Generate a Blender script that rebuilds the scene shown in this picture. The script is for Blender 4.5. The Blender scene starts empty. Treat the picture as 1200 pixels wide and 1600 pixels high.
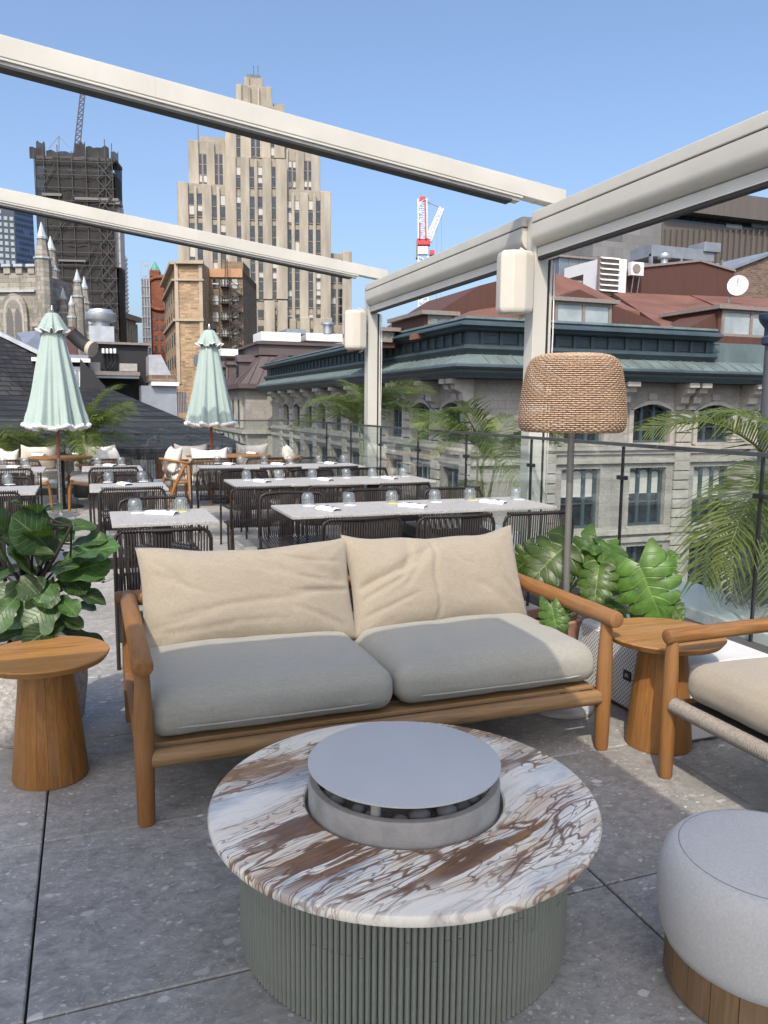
import bpy, bmesh, math, random
from mathutils import Vector, Matrix, noise
random.seed(7)
SC = bpy.context.scene
COL = SC.collection
PI = math.pi
R = math.radians
# ------------------------------------------------------------------ camera
F_PX, EYE, PITCH, YAW, ROLL = 1240.0, 1.5, R(7.5), R(20.4), R(0.5)
FW = Vector((math.sin(YAW)*math.cos(PITCH), math.cos(YAW)*math.cos(PITCH), -math.sin(PITCH)))
_r = Vector((math.cos(YAW), -math.sin(YAW), 0)); _u = _r.cross(FW)
RT = _r*math.cos(ROLL)+_u*math.sin(ROLL); UP = _u*math.cos(ROLL)-_r*math.sin(ROLL)
CAM = Vector((0, 0, EYE))
cd = bpy.data.cameras.new('camera'); cam = bpy.data.objects.new('camera', cd); COL.objects.link(cam)
cam.matrix_world = Matrix(((RT.x, UP.x, -FW.x, 0), (RT.y, UP.y, -FW.y, 0), (RT.z, UP.z, -FW.z, EYE), (0, 0, 0, 1)))
cd.sensor_fit = 'VERTICAL'; cd.sensor_height = 36; cd.sensor_width = 27; cd.lens = F_PX/1600*36
cd.clip_start = 0.05; cd.clip_end = 6000
SC.camera = cam
# ------------------------------------------------------------------ light
SUN_EL, SUN_AZ = R(48), math.atan2(-.519, -.855)
w = bpy.data.worlds.new('World'); SC.world = w; w.use_nodes = True
nt = w.node_tree; bg = nt.nodes['Background']
sk = nt.nodes.new('ShaderNodeTexSky'); sk.sky_type = 'NISHITA'; sk.sun_disc = False
sk.sun_elevation = SUN_EL; sk.sun_rotation = SUN_AZ
sk.altitude = 0; sk.air_density = 0.95; sk.dust_density = 4.2; sk.ozone_density = 3.6
nt.links.new(sk.outputs[0], bg.inputs[0]); bg.inputs[1].default_value = 0.15
sl = bpy.data.lights.new('sun', 'SUN'); sl.energy = 2.0; sl.angle = R(0.55); sl.color = (1, .93, .82)
sun = bpy.data.objects.new('sun', sl); COL.objects.link(sun)
SD = Vector((math.sin(SUN_AZ)*math.cos(SUN_EL), math.cos(SUN_AZ)*math.cos(SUN_EL), math.sin(SUN_EL)))
sun.rotation_euler = SD.to_track_quat('Z', 'Y').to_euler(); sun.location = SD*60
SC.view_settings.view_transform = 'Standard'; SC.view_settings.look = 'None'
SC.view_settings.exposure = 0.74; SC.view_settings.gamma = 1
SC.render.resolution_x = 768; SC.render.resolution_y = 1024
# ------------------------------------------------------------------ geometry of the place: rays to surveyed planes
def ray(x, y): return FW+RT*((x-600)/F_PX)-UP*((y-800)/F_PX)
def atz(x, y, z=0.0):
    d = ray(x, y); return CAM+d*((z-EYE)/d.z)
def atx(x, y, X):
    d = ray(x, y); return CAM+d*(X/d.x)
def aty(x, y, Y):
    d = ray(x, y); return CAM+d*(Y/d.y)
def atd(x, y, D):
    d = ray(x, y); return CAM+d*(D/math.hypot(d.x, d.y))
class Plane:
    """a vertical wall plane; u runs along it, o towards the viewer side"""
    def __init__(s, p, u):
        s.p = Vector(p); s.u = Vector((u[0], u[1], 0)).normalized(); s.n = Vector((s.u.y, -s.u.x, 0))
        if s.n.dot(CAM-s.p) < 0: s.n = -s.n
    def hit(s, x, y):
        d = ray(x, y); return CAM+d*((s.p-CAM).dot(s.n)/d.dot(s.n))
    def U(s, x, y): return (s.hit(x, y)-s.p).dot(s.u)
    def Z(s, x, y): return s.hit(x, y).z
    def P(s, u, z, o=0): return Vector((s.p.x+s.u.x*u+s.n.x*o, s.p.y+s.u.y*u+s.n.y*o, z))
    def rect(s, x0, y0, x1, y1):
        xm, ym = (x0+x1)/2, (y0+y1)/2
        return s.U(x0, ym), s.U(x1, ym), s.Z(xm, y1), s.Z(xm, y0)
def plane2(a, b, dist):
    A = atd(a[0], a[1], dist); B = atz(b[0], b[1], A.z); return Plane(A, B-A)
# ------------------------------------------------------------------ mesh builder
WO = {}
class MB:
    def __init__(s): s.v = []; s.f = []; s.uv = {}
    def add(s, vs, fs):
        o = len(s.v); s.v += [tuple(v) for v in vs]; s.f += [tuple(i+o for i in f) for f in fs]; return s
    def box(s, x0, x1, y0, y1, z0, z1):
        return s.add([(x0,y0,z0),(x1,y0,z0),(x1,y1,z0),(x0,y1,z0),(x0,y0,z1),(x1,y0,z1),(x1,y1,z1),(x0,y1,z1)],
              [(0,3,2,1),(4,5,6,7),(0,1,5,4),(1,2,6,5),(2,3,7,6),(3,0,4,7)])
    def pbox(s, pl, u0, u1, z0, z1, o0, o1):
        c = [pl.P(u0,z0,o1),pl.P(u1,z0,o1),pl.P(u1,z0,o0),pl.P(u0,z0,o0),pl.P(u0,z1,o1),pl.P(u1,z1,o1),pl.P(u1,z1,o0),pl.P(u0,z1,o0)]
        return s.add(c, [(0,3,2,1),(4,5,6,7),(0,1,5,4),(1,2,6,5),(2,3,7,6),(3,0,4,7)])
    def prism(s, poly, d):
        n = len(poly); d = Vector(d); P = [Vector(p) for p in poly]
        vs = P+[p+d for p in P]
        return s.add(vs, [tuple(range(n))[::-1], tuple(range(n, 2*n))]+[(i,(i+1)%n,(i+1)%n+n,i+n) for i in range(n)])
    def bar(s, p, q, w_, h_, up=(0,0,1)):
        p = Vector(p); q = Vector(q); d = (q-p).normalized(); a = d.cross(Vector(up))
        if a.length < 1e-4: a = d.cross(Vector((0,1,0)))
        a.normalize(); b = a.cross(d); a = a*w_/2; b = b*h_/2
        return s.add([p-a-b,p+a-b,p+a+b,p-a+b,q-a-b,q+a-b,q+a+b,q-a+b],[(0,3,2,1),(4,5,6,7),(0,1,5,4),(1,2,6,5),(2,3,7,6),(3,0,4,7)])
    def tube(s, pts, r, n=8, cap=True, flat=1.0):
        P = [Vector(p) for p in pts]; m = len(P)
        rs = r if isinstance(r, (list, tuple)) else [r]*m
        a = None; vs = []
        for i in range(m):
            t = (P[min(i+1,m-1)]-P[max(i-1,0)]).normalized()
            if a is None:
                a = t.cross(Vector((0,0,1)))
                if a.length < 1e-3: a = t.cross(Vector((0,1,0)))
            a = (a-t*a.dot(t)).normalized(); b = t.cross(a)
            for k in range(n):
                an = 2*PI*k/n; vs.append(P[i]+(a*math.cos(an)+b*math.sin(an)*flat)*rs[i])
        fs = [(i*n+k, i*n+(k+1)%n, (i+1)*n+(k+1)%n, (i+1)*n+k) for i in range(m-1) for k in range(n)]
        if cap: fs += [tuple(range(n))[::-1], tuple(range((m-1)*n, m*n))]
        return s.add(vs, fs)
    def rod(s, p, q, r, n=12, e=None, r2=None):
        """round bar with softened ends"""
        p = Vector(p); q = Vector(q); d = q-p; L = d.length; d.normalize(); e = e or r*.35; r2 = r2 or r
        return s.tube([p, p+d*e*.4, p+d*e*1.2, p+d*L*.5, q-d*e*1.2, q-d*e*.4, q], [r*.72, r*.93, r, (r+r2)/2, r2, r2*.93, r2*.72], n)
    def lathe(s, prof, n=24, c=(0,0,0), cap=True):
        vs = []
        for r_, z in prof:
            for k in range(n):
                a = 2*PI*k/n; vs.append((c[0]+r_*math.cos(a), c[1]+r_*math.sin(a), c[2]+z))
        m = len(prof)
        fs = [(i*n+k, i*n+(k+1)%n, (i+1)*n+(k+1)%n, (i+1)*n+k) for i in range(m-1) for k in range(n)]
        if cap: fs += [tuple(range(n))[::-1], tuple(range((m-1)*n, m*n))]
        return s.add(vs, fs)
    def mesh(s, name, mat, off=(0,0,0), smooth=False):
        me = bpy.data.meshes.new(name); o = Vector(off)
        me.from_pydata([tuple(Vector(v)-o) for v in s.v], [], s.f)
        bm = bmesh.new(); bm.from_mesh(me)
        if smooth != 'raw': bmesh.ops.recalc_face_normals(bm, faces=bm.faces)
        bm.to_mesh(me); bm.free()
        if s.uv:
            l = me.uv_layers.new(name='UVMap')
            for lp in me.loops: l.data[lp.index].uv = s.uv.get(lp.vertex_index, (0,0))
        if smooth: me.polygons.foreach_set('use_smooth', [True]*len(me.polygons))
        me.materials.append(mat); me.update(); return me
    def build(s, name, mat, parent=None, smooth=False, bevel=0, seg=2, ang=40):
        if parent is not None: off = WO.get(parent.name, Vector())
        else:
            xs = [v[0] for v in s.v]; ys = [v[1] for v in s.v]; zs = [v[2] for v in s.v]
            off = Vector(((min(xs)+max(xs))/2, (min(ys)+max(ys))/2, min(zs)))
        me = s.mesh(name, mat, off, smooth)
        o = bpy.data.objects.new(name, me); COL.objects.link(o)
        if parent is not None: o.parent = parent
        else: o.location = off
        WO[o.name] = Vector(off)
        if bevel:
            b = o.modifiers.new('bevel', 'BEVEL'); b.width = bevel; b.segments = seg; b.limit_method = 'ANGLE'; b.angle_limit = R(ang)
            me.polygons.foreach_set('use_smooth', [True]*len(me.polygons))
            wn = o.modifiers.new('wn', 'WEIGHTED_NORMAL'); wn.keep_sharp = False
        elif smooth == 'auto':
            me.polygons.foreach_set('use_smooth', [True]*len(me.polygons))
            e = o.modifiers.new('split', 'EDGE_SPLIT'); e.split_angle = R(ang)
        return o
def root(name, loc=(0,0,0), label=None, cat=None, group=None):
    o = bpy.data.objects.new(name, None); COL.objects.link(o); o.location = loc; o.empty_display_size = .1
    WO[o.name] = Vector(loc)
    if label: T(o, label, cat, group)
    return o
def T(o, label=None, cat=None, group=None, kind=None):
    if label: o['label'] = label
    if cat: o['category'] = cat
    if group: o['group'] = group
    if kind: o['kind'] = kind
    return o
def piece(name, me, parent, loc=(0,0,0), rot=(0,0,0), scale=(1,1,1)):
    o = bpy.data.objects.new(name, me); COL.objects.link(o)
    o.parent = parent; o.location = loc; o.rotation_euler = rot; o.scale = scale; return o
def copy_tree(o, parent=None):
    c = o.copy(); COL.objects.link(c); c.parent = parent
    for ch in [k for k in COL.objects if k.parent == o]: copy_tree(ch, c)
    return c
CH = {}
def fast_copy(o, loc, rz=0.0, label=None):
    if o.name not in CH: CH[o.name] = [(k, [g for g in COL.objects if g.parent == k]) for k in COL.objects if k.parent == o]
    c = o.copy(); COL.objects.link(c); c.location = loc; c.rotation_euler = (0,0,rz)
    for k, gs in CH[o.name]:
        kc = k.copy(); COL.objects.link(kc); kc.parent = c
        for g in gs:
            gc = g.copy(); COL.objects.link(gc); gc.parent = kc
    if label: c['label'] = label
    return c
# ------------------------------------------------------------------ materials
class N:
    def __init__(s, name):
        s.m = bpy.data.materials.new(name); s.m.use_nodes = True; s.t = s.m.node_tree
        s.b = s.t.nodes['Principled BSDF']; s.o = s.t.nodes['Material Output']
    def n(s, kind, **k):
        nd = s.t.nodes.new('ShaderNode'+kind)
        for a, b in k.items(): setattr(nd, a, b)
        return nd
    def l(s, a, b): s.t.links.new(a, b)
    def coord(s, scale=(1,1,1), rot=(0,0,0), src='Object', loc=(0,0,0), rnd=0):
        c = s.n('TexCoord'); mp = s.n('Mapping'); mp.inputs['Scale'].default_value = scale; mp.inputs['Rotation'].default_value = rot
        mp.inputs['Location'].default_value = loc
        src_o = c.outputs[src]
        if rnd:
            oi = s.n('ObjectInfo'); mu = s.n('MATH' if False else 'Math', operation='MULTIPLY'); s.l(oi.outputs['Random'], mu.inputs[0]); mu.inputs[1].default_value = rnd
            ad = s.n('VectorMath', operation='ADD'); s.l(src_o, ad.inputs[0]); s.l(mu.outputs[0], ad.inputs[1]); src_o = ad.outputs[0]
        s.l(src_o, mp.inputs[0]); return mp.outputs[0]
    def noise(s, vec, scale, detail=4, rough=.55, dist=0):
        x = s.n('TexNoise'); x.inputs['Scale'].default_value = scale; x.inputs['Detail'].default_value = detail
        x.inputs['Roughness'].default_value = rough; x.inputs['Distortion'].default_value = dist
        if vec is not None: s.l(vec, x.inputs['Vector'])
        return x.outputs['Fac']
    def ramp(s, fac, stops, interp='LINEAR'):
        r_ = s.n('ValToRGB'); e = r_.color_ramp.elements; r_.color_ramp.interpolation = interp
        while len(e) < len(stops): e.new(0.5)
        for i, (p, c) in enumerate(stops):
            e[i].position = p; e[i].color = (*c, 1) if len(c) == 3 else c
        s.l(fac, r_.inputs[0]); return r_.outputs[0]
    def mix(s, fac, a, b, mode='MIX'):
        m = s.n('Mix', data_type='RGBA', blend_type=mode)
        if isinstance(fac, (int, float)): m.inputs[0].default_value = fac
        else: s.l(fac, m.inputs[0])
        for i, q in ((6, a), (7, b)):
            if isinstance(q, tuple): m.inputs[i].default_value = (*q, 1) if len(q) == 3 else q
            else: s.l(q, m.inputs[i])
        return m.outputs[2]
    def math(s, op, a, b=0.0, clamp=False):
        m = s.n('Math', operation=op, use_clamp=clamp)
        for i, q in ((0, a), (1, b)):
            if isinstance(q, (int, float)): m.inputs[i].default_value = q
            else: s.l(q, m.inputs[i])
        return m.outputs[0]
    def bump(s, h, strength=.3, dist=.01, prev=None):
        b = s.n('Bump'); b.inputs['Strength'].default_value = strength; b.inputs['Distance'].default_value = dist
        s.l(h, b.inputs['Height'])
        if prev is not None: s.l(prev, b.inputs['Normal'])
        return b.outputs[0]
    def done(s, col=None, rough=None, normal=None, metal=0, spec=None):
        if col is not None:
            if isinstance(col, tuple): s.b.inputs['Base Color'].default_value = (*col, 1)
            else: s.l(col, s.b.inputs['Base Color'])
        if rough is not None:
            if isinstance(rough, (int, float)): s.b.inputs['Roughness'].default_value = rough
            else: s.l(rough, s.b.inputs['Roughness'])
        if normal is not None: s.l(normal, s.b.inputs['Normal'])
        s.b.inputs['Metallic'].default_value = metal
        if spec is not None: s.b.inputs['Specular IOR Level'].default_value = spec
        return s.m
def plain(name, c, rough=.6, metal=0, vary=.18, scale=6, bump=0, bscale=40, spec=.5, rnd=0, stretch=(1,1,1)):
    g = N(name); v = g.coord(stretch, rnd=rnd); f = g.noise(v, scale, 5, .6)
    lo = tuple(x*(1-vary) for x in c); hi = tuple(min(1, x*(1+vary)) for x in c)
    col = g.ramp(f, [(.3, lo), (.7, hi)])
    nm = g.bump(g.noise(v, bscale, 4), bump, .01) if bump else None
    rr = g.math('ADD', g.math('MULTIPLY', f, .25), rough-.12)
    return g.done(col, rr, nm, metal, spec)
def tile_mat():
    g = N('terrazzo_stone'); v = g.coord((1,1,1), rnd=40)
    def warp(vec, scl, amt, det=4):
        wv = g.n('TexNoise'); wv.inputs['Scale'].default_value = scl; wv.inputs['Detail'].default_value = det; g.l(vec, wv.inputs['Vector'])
        sb_ = g.n('VectorMath', operation='SUBTRACT'); g.l(wv.outputs['Color'], sb_.inputs[0]); sb_.inputs[1].default_value = (.5,.5,.5)
        sc = g.n('VectorMath', operation='SCALE'); sc.inputs['Scale'].default_value = amt; g.l(sb_.outputs[0], sc.inputs[0])
        ad = g.n('VectorMath', operation='ADD'); g.l(vec, ad.inputs[0]); g.l(sc.outputs[0], ad.inputs[1]); return ad.outputs[0]
    w_ = warp(warp(v, 5, .10), 28, .022, 5)
    st = g.n('Mapping'); st.inputs['Scale'].default_value = (1, 1.5, 1); st.inputs['Rotation'].default_value = (0, 0, .5); g.l(w_, st.inputs[0])
    f = g.noise(v, 2.6, 6, .62); f2 = g.noise(st.outputs[0], 26, 8, .78); f3 = g.noise(st.outputs[0], 9, 6, .7)
    base = g.ramp(f2, [(.34, (0.180,0.176,0.162)), (.47, (0.352,0.341,0.315)), (.60, (0.495,0.477,0.438)), (.72, (0.690,0.667,0.615))])
    base = g.mix(.35, base, g.ramp(f3, [(.35, (0.225,0.219,0.204)), (.65, (0.540,0.520,0.480))]))
    for scl, p0, p1, amt in ((95, .60, .70, .6), (42, .70, .78, .75), (17, .86, .90, .8)):
        vo = g.n('TexVoronoi'); vo.inputs['Scale'].default_value = scl; vo.inputs['Randomness'].default_value = 1; g.l(st.outputs[0], vo.inputs['Vector'])
        bw = g.n('SeparateColor'); g.l(vo.outputs['Color'], bw.inputs[0])
        edge = g.ramp(vo.outputs['Distance'], [(.30, (1,1,1)), (.40, (0,0,0))]); pick = g.ramp(bw.outputs[0], [(p0, (0,0,0)), (p1, (1,1,1))])
        cc = g.ramp(bw.outputs[1], [(.0, (0.225,0.219,0.204)), (.35, (0.450,0.435,0.402)), (.7, (0.675,0.652,0.608)), (1, (0.850,0.840,0.788))])
        base = g.mix(g.math('MULTIPLY', g.math('MULTIPLY', edge, pick), amt), base, cc)
    base = g.mix(.5, base, g.ramp(f, [(.3, (.36,.36,.36)), (.7, (.62,.62,.62))]), 'OVERLAY')
    dirt = g.noise(g.coord((1,1,1), rnd=13), 1.4, 6, .7)
    base = g.mix(g.ramp(dirt, [(.5, (0,0,0)), (.72, (.5,.5,.5))]), base, (.21,.20,.18))
    oi = g.n('ObjectInfo'); hs = g.n('HueSaturation'); g.l(base, hs.inputs['Color']); g.l(g.math('ADD', g.math('MULTIPLY', oi.outputs['Random'], .20), .74), hs.inputs['Value'])
    nm = g.bump(f2, .35, .003)
    return g.done(hs.outputs[0], g.math('ADD', g.math('MULTIPLY', f2, .35), .32), nm)
def marble_mat():
    g = N('veined_marble')
    c0 = g.coord((1,1,1), (0,0,R(-22)))
    def warp(vec, scl, amt, det=4):
        wv = g.n('TexNoise'); wv.inputs['Scale'].default_value = scl; wv.inputs['Detail'].default_value = det; g.l(vec, wv.inputs['Vector'])
        sb_ = g.n('VectorMath', operation='SUBTRACT'); g.l(wv.outputs['Color'], sb_.inputs[0]); sb_.inputs[1].default_value = (.5,.5,.5)
        sc = g.n('VectorMath', operation='SCALE'); sc.inputs['Scale'].default_value = amt; g.l(sb_.outputs[0], sc.inputs[0])
        ad = g.n('VectorMath', operation='ADD'); g.l(vec, ad.inputs[0]); g.l(sc.outputs[0], ad.inputs[1]); return ad.outputs[0]
    def mapv(vec, s, l=(0,0,0)):
        st = g.n('Mapping'); st.inputs['Scale'].default_value = s; st.inputs['Location'].default_value = l; g.l(vec, st.inputs[0]); return st.outputs[0]
    w0 = warp(c0, 1.3, .16, 2); w1 = warp(w0, 7, .020, 3); w2 = warp(w1, 26, .006, 3)
    base = g.ramp(g.noise(mapv(w0, (.9, 2.4, 1), (3.1,1.7,0)), 2.2, 4, .6), [(.34, (.44,.45,.46)), (.44, (.74,.72,.67)), (.52, (.95,.865,.725))])
    base = g.mix(g.ramp(g.noise(mapv(w2, (1.0, 6, 1), (7,3,0)), 7, 5, .6), [(.56, (0,0,0)), (.68, (.45,.45,.45))]), base, (.50,.495,.48))
    zf = g.noise(mapv(w0, (.6, 2.1, 1), (5.6,2.9,0)), 2.0, 2, .5)
    zone = g.ramp(zf, [(.40, (0,0,0)), (.50, (1,1,1))]); zone_in = g.ramp(zf, [(.47, (0,0,0)), (.56, (1,1,1))])
    base = g.mix(g.math('MULTIPLY', zone, g.ramp(g.noise(mapv(w1, (.7, 4, 1), (1,9,0)), 3.4, 4, .55), [(.50, (0,0,0)), (.64, (.7,.7,.7))])), base, (.68,.45,.24))
    # broad rust-brown streaks, torn along the grain
    bn = g.noise(mapv(w2, (.55, 4.0, 1), (2,6,0)), 3.4, 4, .52)
    body = g.ramp(bn, [(.505, (0,0,0)), (.52, (1,1,1))])
    bc = g.ramp(g.noise(mapv(w1, (.6, 5, 1)), 5, 4, .6), [(.3, (.105,.055,.04)), (.5, (.20,.10,.05)), (.7, (.36,.175,.06))])
    base = g.mix(g.math('MULTIPLY', g.math('MULTIPLY', body, zone_in), .96), base, bc)
    # long dark hairlines, thick to thin
    for scl, wd, amt, off in ((2.4, .007, .95, 1.3), (3.8, .007, .95, 7.7), (5.6, .008, .9, 4.1), (8.5, .010, .85, 2.9), (12, .012, .7, 11.3)):
        mp = mapv(w2, (.62, 3.9, 1), (off, off*.7, 0))
        f = g.math('ABSOLUTE', g.math('SUBTRACT', g.noise(mp, scl, 1.5, .4), .5))
        vein = g.ramp(f, [(0, (1,1,1)), (wd, (.9,.9,.9)), (wd*1.6, (0,0,0))])
        base = g.mix(g.math('MULTIPLY', g.math('MULTIPLY', vein, g.math('ADD', g.math('MULTIPLY', zone, .92), .05)), amt), base, (.20,.095,.05))
    return g.done(base, .22, None, 0, .38)
def wood_mat(name, axis, c=(.245,.112,.036), rnd=9, dark=.45, rough=.42):
    g = N(name); s = [24, 24, 24]; s[axis] = 1.5
    v = g.coord(tuple(s), rnd=rnd); v1 = g.coord((1,1,1), rnd=rnd)
    f = g.noise(v, 1.6, 7, .65, 1.0); f2 = g.noise(v, 5, 4, .6)
    col = g.ramp(f, [(.25, tuple(x*dark for x in c)), (.5, c), (.78, tuple(min(1, x*1.45) for x in c))])
    col = g.mix(g.ramp(f2, [(.5, (0,0,0)), (.72, (.55,.55,.55))]), col, tuple(x*.42 for x in c))
    col = g.mix(g.ramp(g.noise(v1, 2.5, 3), [(.45, (0,0,0)), (.75, (.4,.4,.4))]), col, (.30,.21,.13))
    oi = g.n('ObjectInfo'); col = g.mix(g.math('MULTIPLY', oi.outputs['Random'], .5), col, tuple(min(1,x*1.3) for x in c), 'MIX') if rnd else col
    return g.done(col, g.math('ADD', g.math('MULTIPLY', f, .3), rough-.10), g.bump(f2, .15, .003), 0, .28)
def fabric_mat(name, c, scale=420, var=.12, bump=.35, sheen=.25, slub=.55, weave=.30):
    g = N(name); v = g.coord((1,1,1))
    a = g.n('TexWave', wave_type='BANDS', bands_direction='X'); a.inputs['Scale'].default_value = scale; a.inputs['Distortion'].default_value = .8; g.l(v, a.inputs[0])
    b = g.n('TexWave', wave_type='BANDS', bands_direction='Z'); b.inputs['Scale'].default_value = scale*.9; b.inputs['Distortion'].default_value = .8; g.l(v, b.inputs[0])
    d = g.n('TexWave', wave_type='BANDS', bands_direction='Y'); d.inputs['Scale'].default_value = scale*.9; d.inputs['Distortion'].default_value = .8; g.l(v, d.inputs[0])
    wv = g.math('ADD', a.outputs['Fac'], g.math('ADD', b.outputs['Fac'], d.outputs['Fac']))
    f = g.noise(v, 130, 4, .7); f0 = g.noise(v, 4, 4)
    lo = tuple(x*(1-var) for x in c); hi = tuple(min(1, x*(1+var)) for x in c)
    col = g.ramp(f, [(.3, lo), (.7, hi)])
    sx = g.noise(g.coord((14,90,90)), 2.2, 3, .6); sz = g.noise(g.coord((90,90,14)), 2.2, 3, .6)
    col = g.mix(slub, col, g.ramp(g.math('ADD', g.math('MULTIPLY', sx, .5), g.math('MULTIPLY', sz, .5)), [(.38, tuple(x*.66 for x in c)), (.62, tuple(min(1,x*1.28) for x in c))]))
    col = g.mix(.25, col, g.ramp(f0, [(.3, tuple(x*.8 for x in c)), (.7, tuple(min(1,x*1.12) for x in c))]))
    col = g.mix(weave, col, g.ramp(wv, [(.2, tuple(x*.55 for x in c)), (.8, tuple(min(1, x*1.25) for x in c))]))
    g.b.inputs['Sheen Weight'].default_value = sheen
    return g.done(col, .9, g.bump(wv, bump, .0015, g.bump(f, .25, .002)), 0, .2)
def leaf_mat(name, c, vein, trans=.22, veins=9.0, rough=.38):
    g = N(name); tc = g.n('TexCoord'); sp = g.n('SeparateXYZ'); g.l(tc.outputs['UV'], sp.inputs[0])
    oi = g.n('ObjectInfo')
    vv = g.math('ABSOLUTE', g.math('SUBTRACT', sp.outputs[1], .5))
    ph = g.math('MULTIPLY', g.math('SUBTRACT', sp.outputs[0], g.math('MULTIPLY', vv, .55)), veins)
    fr = g.math('ABSOLUTE', g.math('SUBTRACT', g.math('FRACT', ph), .5))
    side = g.ramp(fr, [(0, (1,1,1)), (.045, (.7,.7,.7)), (.10, (0,0,0))])
    midr = g.ramp(vv, [(0, (1,1,1)), (.012, (1,1,1)), (.024, (0,0,0))])
    vm = g.math('MAXIMUM', g.math('MULTIPLY', side, .55), midr)
    f = g.noise(g.coord((1,1,1), rnd=20), 5, 5, .6)
    col = g.ramp(f, [(.28, tuple(x*.5 for x in c)), (.5, c), (.72, tuple(x*1.5 for x in c))])
    hs = g.n('HueSaturation'); g.l(col, hs.inputs['Color']); g.l(g.math('ADD', g.math('MULTIPLY', oi.outputs['Random'], .9), .5), hs.inputs['Value']); 
    g.l(g.math('ADD', g.math('MULTIPLY', oi.outputs['Random'], .03), .485), hs.inputs['Hue'])
    col = g.mix(g.math('MULTIPLY', vm, .5), hs.outputs[0], vein)
    g.done(col, rough, g.bump(g.math('ADD', g.math('MULTIPLY', side, -1), g.math('MULTIPLY', f, .6)), .35, .006), 0, .45)
    tr = g.n('BsdfTranslucent'); tcol = g.mix(1.0, col, (.9, 1, .35), 'MULTIPLY'); g.l(g.mix(.5, tcol, (.16,.28,.03)), tr.inputs[0])
    mx = g.n('MixShader'); mx.inputs[0].default_value = trans; g.l(g.b.outputs[0], mx.inputs[1]); g.l(tr.outputs[0], mx.inputs[2]); g.l(mx.outputs[0], g.o.inputs[0])
    return g.m
def glass_mat(name, tint, refl=1.0, ior=1.45, haze=0.0):
    g = N(name); t = g.n('BsdfTransparent'); t.inputs[0].default_value = (*tint, 1)
    gl = g.n('BsdfGlossy'); gl.inputs['Roughness'].default_value = .02; gl.inputs[0].default_value = (refl, refl, refl, 1)
    lw = g.n('LayerWeight'); lw.inputs[0].default_value = .5; f0 = ((ior-1)/(ior+1))**2
    fr = g.math('ADD', g.math('MULTIPLY', g.math('POWER', lw.outputs['Facing'], 5), 1-f0), f0, True)
    mx = g.n('MixShader'); g.l(fr, mx.inputs[0]); g.l(t.outputs[0], mx.inputs[1]); g.l(gl.outputs[0], mx.inputs[2])
    out = mx.outputs[0]
    if haze:
        df = g.n('BsdfDiffuse'); df.inputs[0].default_value = (.5,.55,.55,1); m2 = g.n('MixShader'); m2.inputs[0].default_value = haze
        g.l(out, m2.inputs[1]); g.l(df.outputs[0], m2.inputs[2]); out = m2.outputs[0]
    g.l(out, g.o.inputs[0]); g.t.nodes.remove(g.b); return g.m
def block_mat(name, c, mortar, bw, bh, size=.012, vary=.25, rough=.85, stain=.5, bump=.4):
    """masonry read on walls of any heading: courses follow height"""
    g = N(name); tc = g.n('TexCoord'); sp = g.n('SeparateXYZ'); g.l(tc.outputs['Object'], sp.inputs[0])
    cb = g.n('CombineXYZ'); g.l(g.math('ADD', sp.outputs[0], sp.outputs[1]), cb.inputs[0]); g.l(sp.outputs[2], cb.inputs[1])
    b = g.n('TexBrick'); b.inputs['Scale'].default_value = 1; b.inputs['Brick Width'].default_value = bw; b.inputs['Row Height'].default_value = bh
    b.inputs['Mortar Size'].default_value = size; b.inputs['Mortar Smooth'].default_value = .3; b.inputs['Bias'].default_value = 0
    b.inputs['Color1'].default_value = (*[x*(1-vary) for x in c], 1); b.inputs['Color2'].default_value = (*[min(1, x*(1+vary)) for x in c], 1)
    b.inputs['Mortar'].default_value = (*mortar, 1); g.l(cb.outputs[0], b.inputs['Vector'])
    v = g.coord((1,1,.35)); f = g.noise(v, .8, 6, .65); f2 = g.noise(g.coord(), 7, 5, .65)
    col = g.mix(.55, b.outputs['Color'], g.ramp(f2, [(.3, (.3,.3,.3)), (.7, (.68,.68,.68))]), 'OVERLAY')
    col = g.mix(g.ramp(f, [(.48, (0,0,0)), (.72, (stain,)*3)]), col, tuple(x*.42 for x in c))
    inv = g.math('SUBTRACT', 1, b.outputs['Fac'])
    return g.done(col, rough, g.bump(g.math('ADD', inv, g.math('MULTIPLY', f2, .5)), bump, .03), 0, .25)
def window_mat(name, c=(.02,.025,.03), rough=.08, vary=.8):
    g = N(name); f = g.noise(g.coord((1,1,1), rnd=30), .9, 3)
    col = g.ramp(f, [(.35, tuple(x*(1-vary*.5) for x in c)), (.65, tuple(x*(1+vary) for x in c))])
    return g.done(col, rough, g.bump(g.noise(g.coord((1,1,1), rnd=9), 1.2, 2), .06, .03), 0, .8)
M = {}
M['tile'] = tile_mat(); M['marble'] = marble_mat()
for i, a in enumerate('xyz'):
    M['teak_'+a] = wood_mat('teak_'+a, i); M['grey_teak_'+a] = wood_mat('weathered_teak_'+a, i, (.25,.15,.07))
M['stave'] = wood_mat('stave_teak', 2, (.28,.125,.034), 30, .5); M['plank'] = wood_mat('plank_teak', 0, (.34,.165,.05), 30, .5)
M['pouf_wood'] = wood_mat('pouf_wood', 2, (.20,.125,.065), 30, .6)
M['beige'] = fabric_mat('beige_linen', (.335,.285,.215), 330, .16); M['seat'] = fabric_mat('seat_linen', (.325,.315,.268), 330, .14)
M['pouf'] = fabric_mat('grey_mesh_fabric', (.64,.615,.575), 260, .16, .5, .25, .12, .06); M['cream'] = fabric_mat('cream_canvas', (.62,.58,.50), 300, .06)
M['mint'] = fabric_mat('mint_canvas', (.335,.415,.38), 200, .06, .15); M['canopy'] = None; M['fringe'] = plain('white_fringe', (.8,.78,.76), .9, bump=.6, bscale=120)
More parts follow.
